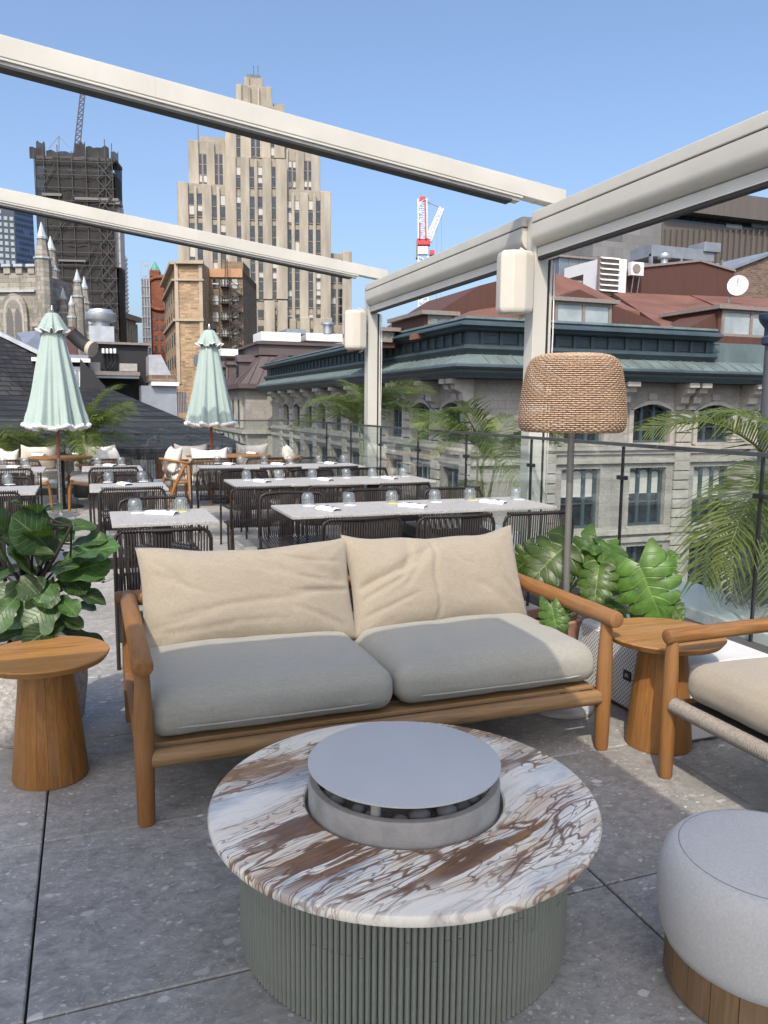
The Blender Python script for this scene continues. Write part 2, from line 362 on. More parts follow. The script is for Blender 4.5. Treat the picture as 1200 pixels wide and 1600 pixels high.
M['greige'] = plain('grey_green_lacquer', (.215,.225,.185), .45, vary=.06, scale=30, bump=.1, bscale=200)
M['lid'] = plain('grey_enamel', (.55,.54,.525), .5, vary=.04, scale=3); M['concrete'] = plain('concrete', (.36,.34,.31), .8, vary=.2, scale=12, bump=.35, bscale=90)
M['pebble'] = plain('fire_stone', (.20,.20,.205), .8, vary=.3, scale=9, bump=.3, rnd=20); M['black'] = plain('black_metal', (.012,.012,.013), .45)
M['dark_metal'] = plain('brown_black_powdercoat', (.020,.0145,.013), .45, vary=.1); M['cord'] = plain('brown_black_cord', (.020,.014,.012), .75, vary=.2, scale=60, bump=.4, bscale=300)
M['table_stone'] = plain('grey_speckled_stone', (.38,.365,.34), .5, vary=.3, scale=55, bump=.1, bscale=200)
M['white'] = plain('cream_white_aluminium', (.53,.51,.45), .38, vary=.07, scale=2.2); M['white_shell'] = plain('off_white_plastic', (.55,.515,.44), .4, vary=.03)
M['white_plain'] = plain('white_plastic', (.70,.69,.67), .4, vary=.03); M['gap'] = plain('dark_rubber', (.02,.02,.02), .6)
M['pole_metal'] = plain('grey_pole_metal', (.17,.165,.155), .42, .3, vary=.1); M['chrome'] = plain('steel', (.5,.5,.5), .25, 1)
M['pane'] = glass_mat('balustrade_glass', (.92,.955,.945), 1, 1.55, .012); M['cup'] = glass_mat('tumbler_glass', (.955,.965,.97), 1, 1.6, .07)
M['napkin'] = plain('white_napkin', (.82,.82,.83), .9, vary=.04, bump=.3, bscale=60); M['print'] = plain('dark_print', (.06,.07,.10), .9)
M['coaster'] = plain('white_coaster', (.82,.82,.80), .85, vary=.03); M['coaster_y'] = plain('yellow_coaster', (.72,.60,.20), .85, vary=.05)
M['terracotta'] = plain('terracotta', (.42,.22,.155), .8, vary=.15, scale=8, bump=.25, bscale=60); M['soil'] = plain('soil', (.035,.027,.02), .95, bump=1, bscale=60)
M['pot'] = plain('speckled_pot', (.44,.42,.39), .8, vary=.35, scale=50, bump=.4, bscale=90); M['stem'] = plain('green_stem', (.13,.20,.05), .5); M['bark'] = plain('brown_stem', (.022,.016,.012), .85, bump=.5, bscale=80)
M['fig'] = leaf_mat('fig_leaf', (.042,.085,.022), (.22,.33,.12), .22); M['monstera'] = leaf_mat('monstera_leaf', (.062,.115,.018), (.20,.30,.07), .26, 6)
M['palm'] = leaf_mat('palm_leaf', (.13,.165,.038), (.20,.24,.06), .32, 3); M['rachis'] = plain('palm_rachis', (.20,.22,.07), .6); M['dry'] = plain('dry_leaf', (.30,.20,.09), .85)
M['wicker'] = plain('rattan', (.47,.325,.215), .6, vary=.3, scale=70, bump=.3, bscale=200); M['wicker_in'] = plain('rattan_stake', (.17,.09,.05), .8)
M['wrap'] = plain('grey_cord_wrap', (.25,.22,.185), .8, vary=.2, scale=80, bump=.3, bscale=300); M['dark_strap'] = plain('dark_webbing', (.05,.045,.04), .8)
M['umbrella_wood'] = wood_mat('red_wood_pole', 2, (.26,.085,.04))

g = N('cream_awning_cloth'); g.done((.72,.68,.60), .9); tr = g.n('BsdfTranslucent'); tr.inputs[0].default_value = (.84,.78,.68,1); mx = g.n('MixShader'); mx.inputs[0].default_value = .46
g.l(g.b.outputs[0], mx.inputs[1]); g.l(tr.outputs[0], mx.inputs[2]); g.l(mx.outputs[0], g.o.inputs[0]); M['canopy'] = g.m
# ================================================================== TERRACE
GX = 3.70            # plane of the glass balustrade
FARY = 14.45         # far balustrade
fl = MB().box(-9, GX+.30, -6, FARY+.3, -.6, -.014).build('terrace_floor', plain('dark_joint_bed', (.02,.02,.022), .9)); T(fl, kind='structure')
tb = MB()
tw, td, ch_ = .8455-.007, .862-.007, .004
tb.add([(-tw/2,-td/2,-.03),(tw/2,-td/2,-.03),(tw/2,td/2,-.03),(-tw/2,td/2,-.03),(-tw/2,-td/2,-ch_),(tw/2,-td/2,-ch_),(tw/2,td/2,-ch_),(-tw/2,td/2,-ch_),
        (-tw/2+ch_,-td/2+ch_,0),(tw/2-ch_,-td/2+ch_,0),(tw/2-ch_,td/2-ch_,0),(-tw/2+ch_,td/2-ch_,0)],
       [(0,3,2,1),(0,1,5,4),(1,2,6,5),(2,3,7,6),(3,0,4,7),(4,5,9,8),(5,6,10,9),(6,7,11,10),(7,4,8,11),(8,9,10,11)])
tme = tb.mesh('tile', M['tile'])
fo = WO[fl.name]
for i in range(-5, 5):
    for j in range(-5, 15):
        cx, cy = -.2+.8455*(i+.5), 1.955+.862*(j+.5)
        if cx > GX-.3: continue
        piece('tile', tme, fl, (cx-fo.x, cy-fo.y, -fo.z+random.uniform(-.0008,.0008)), (random.uniform(-.0006,.0006), random.uniform(-.0006,.0006), random.choice((0, PI)) ))
kb = MB().box(GX-.16, GX+.02, -6, FARY, -.02, .12).box(-9, GX-.16, FARY-.14, FARY+.02, -.02, .10).build('kerb', plain('dark_kerb', (.07,.068,.066), .7), bevel=.006)
T(kb, kind='structure')
cp = root('parapet', (GX+.3, 4, -.3), 'white coping ledge running along outside of the glass balustrade', 'parapet')
for k in range(10):
    y0 = -4+k*1.85
    MB().box(GX+.03, GX+.62, y0, y0+1.84, -.3, .19).build('coping_panel', M['white_plain'], cp, bevel=.01)
bw = MB().box(-9, GX+.6, -6, FARY+.29, -17, -.62).build('hotel_wall', plain('hotel_wall_stone', (.3,.29,.27), .9), None); T(bw, 'stone wall of the building under the terrace', 'building')
far_kerb = MB().box(-9, GX+.03, FARY+.03, FARY+.5, -.4, .17).build('ledge', M['white_plain']); T(far_kerb, 'low white ledge behind the far glass balustrade', 'ledge')

# ---------------------------------------------------------------- pergola
pg = root('pergola', (GX+.12, 6.45, .13), 'cream white aluminium pergola with sloping rafters and side beam', 'pergola')
PX = GX+.08
for (y0, y1) in ((6.37, 6.52), (10.86, 11.03), (-1.2, -1.05)):
    p = MB().box(PX, PX+.14, y0, y1, .13, 3.19).build('post', M['white'], pg, bevel=.006)
    MB().box(PX+.142, PX+.156, y0-.004, y0+.03, .14, 2.82).build('screen_track', M['gap'], p)
    MB().box(PX+.158, PX+.18, y0-.012, y0+.03, .14, 2.82).build('screen_guide', M['white'], p, bevel=.003)
bolt = MB().lathe([(.004,0),(.011,0),(.011,.004),(.008,.006),(.002,.006)], 10).mesh('bolt', M['chrome'])
for (y0, y1) in ((6.37, 6.52), (10.86, 11.03)):
    for z in (.22, .34, 2.72, 2.78):
        for dy in (.04, .11): piece('bolt', bolt, pg, Vector((PX-.0005, y0+dy, z))-WO[pg.name], (0, -PI/2, 0))
    pts = [(PX+.19, y0-.02, 2.80), (PX+.192, y0-.03, 2.2), (PX+.185, y0-.025, 1.5), (PX+.19, y0-.02, .3)]
    MB().tube(pts, .006, 6).build('cable', M['white_plain'], pg, smooth=True)
def prof_beam(y0, y1):
    top = MB(); X0 = PX-.05
    top.box(X0, PX+.16, y0, y1, 3.125, 3.215)
    b = top.build('side_beam', M['white'], pg, bevel=.008)
    MB().box(X0+.012, PX+.15, y0, y1, 3.114, 3.1245).build('shadow_gap', M['gap'], b)
    pr = [(X0, 3.113), (X0, 3.02)]
    for k in range(1, 9):
        a = k/8*PI/2; pr.append((X0+.10-.10*math.cos(a), 3.02-.10*math.sin(a)))
    pr += [(PX+.14, 2.92), (PX+.14, 3.113)]
    MB().prism([(x, y0, z) for x, z in pr], (0, y1-y0, 0)).build('screen_cassette', M['white'], b, smooth='auto', ang=30)
    MB().box(PX+.02, PX+.09, y0, y1, 2.84, 2.918).build('bottom_bar', M['white'], b, bevel=.004)
    MB().box(PX+.025, PX+.085, y0, y1, 2.818, 2.839).build('seal', M['gap'], b)
prof_beam(-1.05, 6.366); prof_beam(6.524, 10.856)
SLOPE = .127
def rafter(yc):
    zt = lambda X: 3.425+SLOPE*(4.06-X)
    X0, X1 = -4.5, 4.06
    def seg(m, ya, yb, t0, t1, xa=X0, xb=X1):
        m.prism([(xa, ya, zt(xa)-t1), (xb, ya, zt(xb)-t1), (xb, ya, zt(xb)-t0), (xa, ya, zt(xa)-t0)], (0, yb-ya, 0))
    m = MB(); seg(m, yc-.065, yc+.065, 0, .145); r_ = m.build('rafter', M['white'], pg, bevel=.006)
    m = MB(); seg(m, yc-.055, yc+.055, .1455, .150, xb=3.62); m.build('shadow_gap', M['gap'], r_)
    m = MB(); seg(m, yc-.068, yc+.068, .1505, .168, xb=3.62); m.build('rail', M['white'], r_, bevel=.003)
    m = MB(); seg(m, yc-.05, yc+.05, .1685, .192, xb=3.60); m.build('track', plain('track_shade', (.5,.48,.44), .5), r_)
    m = MB(); seg(m, yc-.06, yc+.06, .1925, .212, xb=3.52); m.build('seal', M['gap'], r_)
    for xj in (-2.2, .55):
        m = MB(); seg(m, yc-.0662, yc+.0662, -.002, .147, xj, xj+.002); m.build('joint', plain('seam_line', (.42,.40,.36), .6) if 'seam_line' not in bpy.data.materials else bpy.data.materials['seam_line'], r_)
    m = MB(); seg(m, yc-.0665, yc+.0665, -.003, .148, 3.78, 3.783); m.build('joint', plain('joint_line', (.5,.48,.44), .6), r_)
rafter(6.40); rafter(10.9); rafter(1.0-4)
# wall speakers on the posts
def post_speaker(yc, zc, label):
    r_ = root('outdoor_speaker', (PX-.17, yc, zc-.25), label, 'speaker', 'white outdoor speakers on the pergola posts')
    c = Vector((PX-.20, yc-.06, zc))
    m = MB(); W, H_, Dp = .165, .27, .13
    sec = [(-1, -.25), (-.78, .75), (-.1, 1.0), (.55, .72), (1, .1), (.8, -.85), (-.75, -.9)]
    rows = [(-1, .80), (-.94, .93), (-.8, 1), (.8, 1), (.94, .93), (1, .80)]
    a = R(-28); n = len(sec); vs = []
    for t, k in rows:
        for (x, y) in sec:
            px_, py_ = x*W*k, -y*Dp*k
            vs.append(c+Vector((px_*math.cos(a)-py_*math.sin(a), px_*math.sin(a)+py_*math.cos(a), t*H_)))
    fs = [(i*n+q, i*n+(q+1)%n, (i+1)*n+(q+1)%n, (i+1)*n+q) for i in range(len(rows)-1) for q in range(n)]
    fs += [tuple(range(n))[::-1], tuple(range((len(rows)-1)*n, len(rows)*n))]
    m.add(vs, fs); m.build('shell', M['white_shell'], r_, bevel=.014, seg=2, ang=20)
    pts = [c+Vector((.08, .03, -.30)), c+Vector((.13, .06, -.28)), c+Vector((.165, .07, -.2)), c+Vector((.17, .07, 0)), c+Vector((.165, .07, .2)), c+Vector((.13, .06, .285)), c+Vector((.06, .03, .30))]
    MB().tube(pts, .013, 8).build('bracket', M['white_shell'], r_, smooth=True)
    MB().rod((PX-.06, yc, zc), (PX+.001, yc, zc), .03).build('mount', M['white_shell'], r_, smooth=True)
post_speaker(6.42, 2.60, 'larger white outdoor speaker on the nearer pergola post')
post_speaker(10.92, 2.58, 'smaller white outdoor speaker on the farther pergola post')

# ---------------------------------------------------------------- balustrade
HR = 1.252
bal = root('glass_balustrade', (GX, 5, .1), 'clear glass balustrade with dark handrail and black clamps beside the tables', 'balustrade')
ys = [-3.0+1.302*k-.02 for k in range(14)]
j0 = 3.585
ys = [j0+1.303*k for k in range(-5, 9)]; ys[-1] = FARY
for a, b in zip(ys[:-1], ys[1:]):
    MB().box(GX-.006, GX+.006, a+.008, b-.008, .10, HR-.02).build('pane', M['pane'], bal)
MB().box(GX-.012, GX+.012, ys[0], FARY, HR-.02, HR+.006).build('handrail', plain('grey_rail', (.13,.13,.13), .35, .6), bal, bevel=.002)
for y in ys[1:-1]:
    MB().box(GX-.011, GX+.011, y-.005, y+.005, .10, HR-.022).build('joint_strip', M['black'], bal)
    MB().box(GX-.02, GX+.02, y-.045, y+.045, .985, 1.015).build('clamp', M['black'], bal, bevel=.003)
b2 = root('glass_balustrade', (0, FARY, .1), 'far glass balustrade behind the round tables and parasols', 'balustrade')
xs = [GX-1.45*k for k in range(0, 9)]
for b, a in zip(xs[:-1], xs[1:]):
    MB().box(a+.008, b-.008, FARY-.006, FARY+.006, .10, HR-.02).build('pane', M['pane'], b2)
    MB().box(a-.04, a+.04, FARY-.02, FARY+.02, .985, 1.015).build('clamp', M['black'], b2)
MB().box(xs[-1], GX-.02, FARY-.012, FARY+.012, HR-.02, HR+.006).build('handrail', bpy.data.materials['grey_rail'], b2)

# ================================================================== SOFT THINGS
def rbox(hx, hy, hz, r, nx, ny, nz, puff=0, seed=0, wob=.004, wsc=5, squash=.35):
    """rounded, slightly stuffed cushion block, centred at the origin"""
    idx = {}; m = MB()
    def vid(p):
        k = tuple(round(c, 5) for c in p)
        if k in idx: return idx[k]
        q = Vector((p[0]*hx, p[1]*hy, p[2]*hz))
        i_ = Vector((max(-hx+r, min(hx-r, q.x)), max(-hy+r, min(hy-r, q.y)), max(-hz+r*.98, min(hz-r*.98, q.z))))
        d = q-i_
        if d.length > 1e-6: q = i_+d.normalized()*r
        bl = (1-p[0]**4)*(1-p[1]**4)
        q.z += puff*bl*(1 if p[2] > 0 else -squash)*abs(p[2])
        edge = 1-.02*(1-abs(p[2]))
        nz_ = noise.fractal(Vector((q.x*wsc+seed, q.y*wsc, q.z*wsc)), 1, 2, 3)
        q += (q.normalized())*wob*nz_
        idx[k] = len(m.v); m.v.append(tuple(q)); return idx[k]
    def g(n): return [-1+2*i/n for i in range(n+1)]
    X, Y, Z = g(nx), g(ny), g(nz)
    for z in (-1, 1):
        for i in range(nx):
            for j in range(ny): m.f.append((vid((X[i],Y[j],z)), vid((X[i+1],Y[j],z)), vid((X[i+1],Y[j+1],z)), vid((X[i],Y[j+1],z))))
    for y in (-1, 1):
        for i in range(nx):
            for j in range(nz): m.f.append((vid((X[i],y,Z[j])), vid((X[i+1],y,Z[j])), vid((X[i+1],y,Z[j+1])), vid((X[i],y,Z[j+1]))))
    for x in (-1, 1):
        for i in range(ny):
            for j in range(nz): m.f.append((vid((x,Y[i],Z[j])), vid((x,Y[i+1],Z[j])), vid((x,Y[i+1],Z[j+1])), vid((x,Y[i],Z[j+1]))))
    return m
def xform(m, mat):
    m.v = [tuple(mat @ Vector(v)) for v in m.v]; return m
def pillow(w, h, t, seed, creases=(), nu=72, nv=44, topsag=.03):
    m = MB(); G = {}
    for sd in (1, -1):
        for i in range(nu+1):
            for j in range(nv+1):
                u, v = -1+2*i/nu, -1+2*j/nv
                if abs(u) == 1 or abs(v) == 1:
                    if sd == -1: G[(sd,i,j)] = G[(1,i,j)]; continue
                ed = max(0, (1-abs(u)**3.2)*(1-abs(v)**3.2))
                x = w/2*u*(1-.045*(1-v*v)); z = h/2*v*(1-.075*(1-u*u))
                z += topsag*(-(1-u*u))*(v > 0)*v + .018*noise.noise(Vector((u*2.1+seed, v*1.1, 3)))*v
                y = t/2*ed**.58
                p = Vector((u*w*2.2+seed, v*h*2.2, sd*4))
                wr = .012*noise.fractal(p*.8, 1, 2, 2)+.0022*noise.fractal(p*4, 1, 2, 2)
                rd = 1-abs(noise.noise(Vector((u*3.0+v*1.4+seed*2, v*2.2-u*.8, seed))))
                wr -= .004*max(0, rd-.95)/.05*min(1, ed*3)*max(0, min(1, .5+1.6*noise.noise(Vector((u*1.3, v*1.3, seed+5)))))
                for (cu, cv, du, dv, L, wd, dp) in creases:
                    a_ = (u-cu)*du+(v-cv)*dv; b_ = -(u-cu)*dv+(v-cv)*du
                    b_ += .025*math.sin(a_*5+cu*9)
                    wr -= .7*dp*math.exp(-(b_/wd)**2)*math.exp(-(max(0, abs(a_)-L)/.18)**2)*min(1, ed*4)
                # radiating puckers at the corners
                rr = math.hypot(1-abs(u), (1-abs(v))*h/w*1.6); an = math.atan2(1-abs(v), (1-abs(u))+1e-4)
                wr += .007*math.sin(an*11+seed)*math.exp(-(rr/.28)**2)*min(1, ed*8)
                G[(sd,i,j)] = len(m.v); m.v.append((x, -sd*(y+wr*min(1, ed*3)), z))
        for i in range(nu):
            for j in range(nv):
                q = (G[(sd,i,j)], G[(sd,i+1,j)], G[(sd,i+1,j+1)], G[(sd,i,j+1)]); m.f.append(q if sd == 1 else q[::-1])
    return m

# ---------------------------------------------------------------- sofa
SX0, SX1, SY0, SY1 = .145, 2.09, 2.82, 3.83
sofa = root('sofa', ((SX0+SX1)/2, (SY0+SY1)/2, 0), 'two-seat teak sofa with round arms and grey-beige seat cushions', 'sofa')
for x, s in ((SX0, -1), (SX1, 1)):
    MB().tube([(x+s*.0, SY0, 0), (x, SY0, .012), (x, SY0, .2), (x, SY0, .30), (x, SY0, .42), (x, SY0, .53), (x, SY0, .595)], [.026, .031, .034, .036, .033, .028, .024], 14).build('leg', M['teak_z'], sofa, smooth='auto', ang=50)
    MB().tube([(x, SY1, 0), (x, SY1, .012), (x, SY1, .3), (x, SY1, .56)], [.026, .03, .034, .030], 14).build('leg', M['teak_z'], sofa, smooth='auto', ang=50)
    MB().rod((x, SY0-.075, .607), (x, SY1+.01, .607), .037, 18, .012).build('armrest', M['teak_y'], sofa, smooth='auto', ang=38)
    MB().rod((x, SY0+.02, .235), (x, SY1-.02, .235), .028, 12).build('side_rail', M['teak_y'], sofa, smooth='auto')
    MB().prism([(x-.008, SY0+.42, .26), (x-.008, SY1, .26), (x-.008, SY1, .585)], (.016, 0, 0)).build('side_brace', M['teak_z'], sofa) if False else None
MB().rod((SX0-.06, SY1+.005, .60), (SX1+.06, SY1+.005, .60), .037, 16, .012).build('back_rail', M['teak_x'], sofa, smooth='auto', ang=38)
MB().rod((SX0+.02, SY0+.0, .245), (SX1-.02, SY0+.0, .245), .033, 16).build('front_rail', M['grey_teak_x'], sofa, smooth='auto')
MB().rod((SX0+.02, SY1, .245), (SX1-.02, SY1, .245), .03, 12).build('rear_rail', M['teak_x'], sofa, smooth='auto')
for k in range(9):
    y = SY0+.075+k*.108
    MB().box(SX0+.03, SX1-.03, y-.042, y+.042, .268, .287).build('slat', M['grey_teak_x'], sofa, bevel=.004)
for k in range(14):
    x = SX0+.1+k*(SX1-SX0-.2)/13
    MB().box(x-.02, x+.02, SY1-.035, SY1-.028, .28, .6).build('back_strap', M['dark_strap'], sofa)
def seat_cushion(cx, wd, seed, fwd=0):
    m = rbox(wd/2, .47, .085, .075, 44, 40, 12, .035, seed, .010, 4.5, .12)
    m = xform(m, Matrix.Translation((cx, SY0+.48-fwd, .375)) @ Matrix.Rotation(R(-1.5), 4, 'X'))
    o = m.build('seat_cushion', M['seat'], sofa, smooth=True)
    # welt seam round the lower edge
    pts = []
    for k in range(121):
        a = 2*PI*k/120; ca, sa = math.cos(a), math.sin(a); p = 8
        rr = (abs(ca)**p+abs(sa)**p)**(-1/p)
        pts.append((cx+ca*rr*(wd/2+.002), SY0+.48-fwd+sa*rr*.472, .345+.004*noise.noise(Vector((a*3, seed, 0)))))
    MB().tube(pts, .004, 6).build('seam', M['seat'], o, smooth=True)
seat_cushion(.635, .965, 3, .01); seat_cushion(1.602, .955, 11, 0)
def back_pillow(cx, w, h, seed, lean, rz, y, z, cr, label, rot=0):
    m = pillow(w, h, .25, seed, cr)
    mt = Matrix.Translation((cx, y, z)) @ Matrix.Rotation(R(rz), 4, 'Z') @ Matrix.Rotation(R(-lean), 4, 'X') @ Matrix.Rotation(R(rot), 4, 'Y')
    o = xform(m, mt).build('pillow', M['beige'], None, smooth=True); T(o, label, 'pillow', 'back pillows on the sofa')
back_pillow(.665, .985, .50, 1.7, 22, -1, 3.53, .655, [(.62, .38, -.75, .66, .35, .09, .020), (.82, -.06, 1, .1, .22, .035, .026), (.80, .12, 1, -.25, .22, .03, .016), (-.1, -.25, 1, .2, .6, .05, .010), (.15, .55, .8, -.6, .3, .06, .014),
    (-.78, .45, .5, -.85, .22, .03, .012), (-.72, .25, .8, -.6, .2, .03, .011), (-.80, -.55, .85, .45, .2, .03, .012), (.5, .62, -.9, .4, .25, .03, .014), (.35, .30, -.8, .6, .35, .035, .012), (.72, -.62, .8, -.5, .2, .03, .013), (-.4, -.62, 1, .05, .5, .035, .008)],
    'long beige linen back pillow on the left half of the sofa')
back_pillow(1.600, .955, .505, 5.2, 23, 2, 3.53, .66, [(-.12, .1, .03, 1, .85, .020, .022), (-.55, .25, .7, .7, .4, .08, .022), (-.4, .5, .25, 1, .3, .05, .018), (.62, -.55, .6, -.8, .3, .06, .016),
    (-.80, -.25, .7, .7, .3, .035, .016), (-.72, -.55, .8, .55, .25, .03, .014), (-.70, .05, .75, .65, .35, .035, .014), (-.3, .3, .4, .9, .35, .04, .014), (.78, .1, .3, -1, .3, .04, .012), (.85, -.45, .5, -.9, .2, .03, .016), (.1, .5, .6, -.8, .25, .035, .010)],
    'beige linen back pillow with a centre crease on the right half of the sofa')

# ---------------------------------------------------------------- fire table
CX, CY = .82, 2.02
ft = root('fire_table', (CX, CY, 0), 'low round fire table with veined marble top and fluted grey-green base', 'fire table')
prof = [(.287,.352),(.546,.352),(.554,.356),(.557,.362),(.557,.375),(.553,.382),(.546,.385),(.292,.385),(.287,.381),(.287,.352)]
m = MB(); n = 128
for r_, z in prof:
    for k in range(n): m.v.append((CX+r_*math.cos(2*PI*k/n), CY+r_*math.sin(2*PI*k/n), z))
for i in range(len(prof)-1):
    for k in range(n): m.f.append((i*n+k, i*n+(k+1)%n, (i+1)*n+(k+1)%n, (i+1)*n+k))
m.build('marble_top', M['marble'], ft, smooth='auto', ang=30)
MB().lathe([(.456,0),(.456,.35)], 96, (CX,CY,0)).build('base_drum', plain('drum_shade', (.22,.232,.205), .6), ft, smooth='auto')
NS = 186; smes = []
for v_ in range(6):
    m = MB(); hw = PI*.466/NS*.90; jz = .06+.05*v_
    def flute(z0, z1, rr, dx=0):
        sec = [(-hw+dx, -.004), (-hw*.86+dx, .006*rr), (-hw*.4+dx, .0105*rr), (hw*.4+dx, .0105*rr), (hw*.86+dx, .006*rr), (hw+dx, -.004)]
        vs = [(x, -y, z) for z in (z0, z1) for x, y in sec]; q = len(sec)
        m.add(vs, [(i, i+1, i+1+q, i+q) for i in range(q-1)]+[tuple(range(q))[::-1], tuple(range(q, 2*q))])
    if v_ < 3: flute(.004, .35, 1)
    else: flute(.004, jz-.001, 1); flute(jz, .35, .86)
    smes.append(m.mesh('slat', M['greige'], smooth=False))
for k in range(NS):
    a = 2*PI*k/NS
    piece('slat', random.choice(smes), ft, (.462*math.cos(a), .462*math.sin(a), 0), (0, 0, a+PI/2))
MB().lathe([(.255,.30),(.274,.302),(.276,.31),(.276,.441),(.272,.447),(.252,.447),(.249,.441),(.249,.41),(.02,.41)], 96, (CX,CY,0), cap=False).build('fire_bowl', M['concrete'], ft, smooth='auto', ang=35)
ld = root('fire_pit_lid', (CX, CY, .41), 'round grey metal lid raised over the fire table', 'lid')
MB().lathe([(.02,.487),(.272,.487),(.277,.489),(.277,.494),(.274,.4955),(.02,.4955)], 128, (CX,CY,0)).build('lid_plate', M['lid'], ld, smooth='auto', ang=30)
for k in range(4):
    a = R(250)+k*PI/2-.35
    MB().rod((CX+.235*math.cos(a), CY+.235*math.sin(a), .411), (CX+.235*math.cos(a), CY+.235*math.sin(a), .4865), .014).build('foot', M['concrete'], ld, smooth='auto')
for k in range(34):
    a = 2*PI*k/22+random.uniform(-.06,.06) if k < 22 else random.uniform(0, 2*PI); r_ = random.uniform(.205,.225) if k < 22 else random.uniform(.06,.17)
    m = MB(); sz = random.uniform(.02,.028); e = Vector((random.uniform(.9,1.25), random.uniform(.85,1.1), random.uniform(.7,.85)))
    bm = bmesh.new(); bmesh.ops.create_icosphere(bm, subdivisions=2, radius=1)
    off = Vector((k*3.3, 0, 0))
    vs = [Vector((v.co.x*e.x, v.co.y*e.y, v.co.z*e.z))*sz*(1+.12*noise.noise(v.co*1.2+off))+Vector((CX+r_*math.cos(a), CY+r_*math.sin(a), .41+sz*.8)) for v in bm.verts]
    m.add(vs, [tuple(v.index for v in f.verts) for f in bm.faces]); bm.free()
    T(m.build('fire_stone', M['pebble'], None, smooth=True), 'rounded grey fire stone lying under the raised metal lid', 'stone', 'fire stones in the concrete bowl')

# ---------------------------------------------------------------- drum side tables
def side_table(cx, cy, r_top, h, r_b, r_t, label, ang=0):
    t = root('side_table', (cx, cy, 0), label, 'side table', 'round teak side tables')
    nst = 20
    for k in range(nst):
        a0, a1 = 2*PI*(k+.012)/nst, 2*PI*(k+.988)/nst; m = MB(); vs = []
        for z, rr in ((.002, r_b*.985), (.008, r_b), (h*.45, r_b*.56+r_t*.44), (h-.03, r_t)):
            for a in (a0, (a0+a1)/2, a1):
                vs.append((cx+rr*math.cos(a), cy+rr*math.sin(a), z))
            for a in (a1, a0): vs.append((cx+(rr-.03)*math.cos(a), cy+(rr-.03)*math.sin(a), z))
        q = 5
        m.add(vs, [(i*q+j, i*q+(j+1)%q, (i+1)*q+(j+1)%q, (i+1)*q+j) for i in range(3) for j in range(q)]+[tuple(range(q))[::-1], tuple(range(3*q, 4*q))])
        m.build('stave', M['stave'], t, smooth='auto', ang=30)
    npl = 7; wd = 2*r_top/npl
    for k in range(npl):
        y0, y1 = -r_top+k*wd+.0006, -r_top+(k+1)*wd-.0006; poly = []
        for i in range(13):
            y = y0+(y1-y0)*i/12; poly.append((math.sqrt(max(0, r_top**2-y*y))+1e-4*i, y))
        for i in range(13):
            y = y1-(y1-y0)*i/12; poly.append((-math.sqrt(max(0, r_top**2-y*y))-1e-4*i, y))
        ca, sa = math.cos(ang), math.sin(ang); m = MB(); n_ = len(poly); vs = []
        for z, sc in ((h-.030, .93), (h-.006, .995), (h, .985)):
            for x, y in poly:
                f = sc if math.hypot(x, y) > r_top*.97 else 1
                vs.append((cx+(x*ca-y*sa)*f, cy+(x*sa+y*ca)*f, z))
        m.add(vs, [tuple(range(n_))[::-1], tuple(range(2*n_, 3*n_))]+[(l*n_+i, l*n_+(i+1)%n_, (l+1)*n_+(i+1)%n_, (l+1)*n_+i) for l in range(2) for i in range(n_)])
        m.build('plank', M['plank'], t, smooth='auto', ang=35)
side_table(-.195, 3.35, .245, .515, .146, .098, 'round teak side table left of the sofa in front of the fig plant', R(12))
side_table(2.375, 2.79, .262, .515, .147, .100, 'round teak side table between the sofa and the armchair', R(4))

# ---------------------------------------------------------------- armchair (faces -x)
AX, AY0, AY1 = 2.175, 1.66, 2.50
ac = root('armchair', (AX+.4, (AY0+AY1)/2, 0), 'teak armchair with round arms, cord-wrapped seat rail and beige cushion', 'armchair')
for y in (AY0, AY1):
    MB().tube([(AX, y, 0), (AX, y, .01), (AX, y, .2), (AX, y, .33), (AX, y, .48), (AX, y, .585)], [.022, .028, .031, .032, .029, .023], 14).build('leg', M['teak_z'], ac, smooth='auto', ang=50)
    MB().tube([(AX+.78, y, 0), (AX+.76, y, .3), (AX+.75, y, .58)], [.024, .031, .026], 12).build('leg', M['teak_z'], ac, smooth='auto', ang=50)
    MB().rod((AX-.035, y, .598), (AX+.84, y, .605), .031, 16, .010).build('armrest', M['teak_x'], ac, smooth='auto', ang=38)
    MB().rod((AX+.02, y, .30), (AX+.75, y, .27), .026).build('side_rail', M['teak_x'], ac, smooth='auto')
MB().rod((AX+.80, AY0-.05, .62), (AX+.80, AY1+.05, .62), .03).build('back_rail', M['teak_y'], ac, smooth='auto')
m = MB(); nw = 74
pts = []; rs = []
for k in range(nw*4+1):
    y = AY1-.03-(AY1-AY0-.06)*k/(nw*4); pts.append((AX, y, .318)); rs.append(.029+.004*math.sin(k*PI/2))
MB().tube(pts, rs, 14).build('wrapped_seat_rail', M['wrap'], ac, smooth=True)
for k in range(26):
    y = AY0+.06+k*(AY1-AY0-.12)/25
    MB().box(AX+.03, AX+.72, y-.011, y+.011, .318, .326).build('seat_cord', M['dark_strap'], ac)
m = rbox(.385, .385, .075, .068, 36, 36, 10, .03, 21, .007, 4.5, .1)
xform(m, Matrix.Translation((AX+.405, (AY0+AY1)/2+.0, .408)) @ Matrix.Rotation(R(2.0), 4, 'Y')).build('seat_cushion', M['beige'], ac, smooth=True)

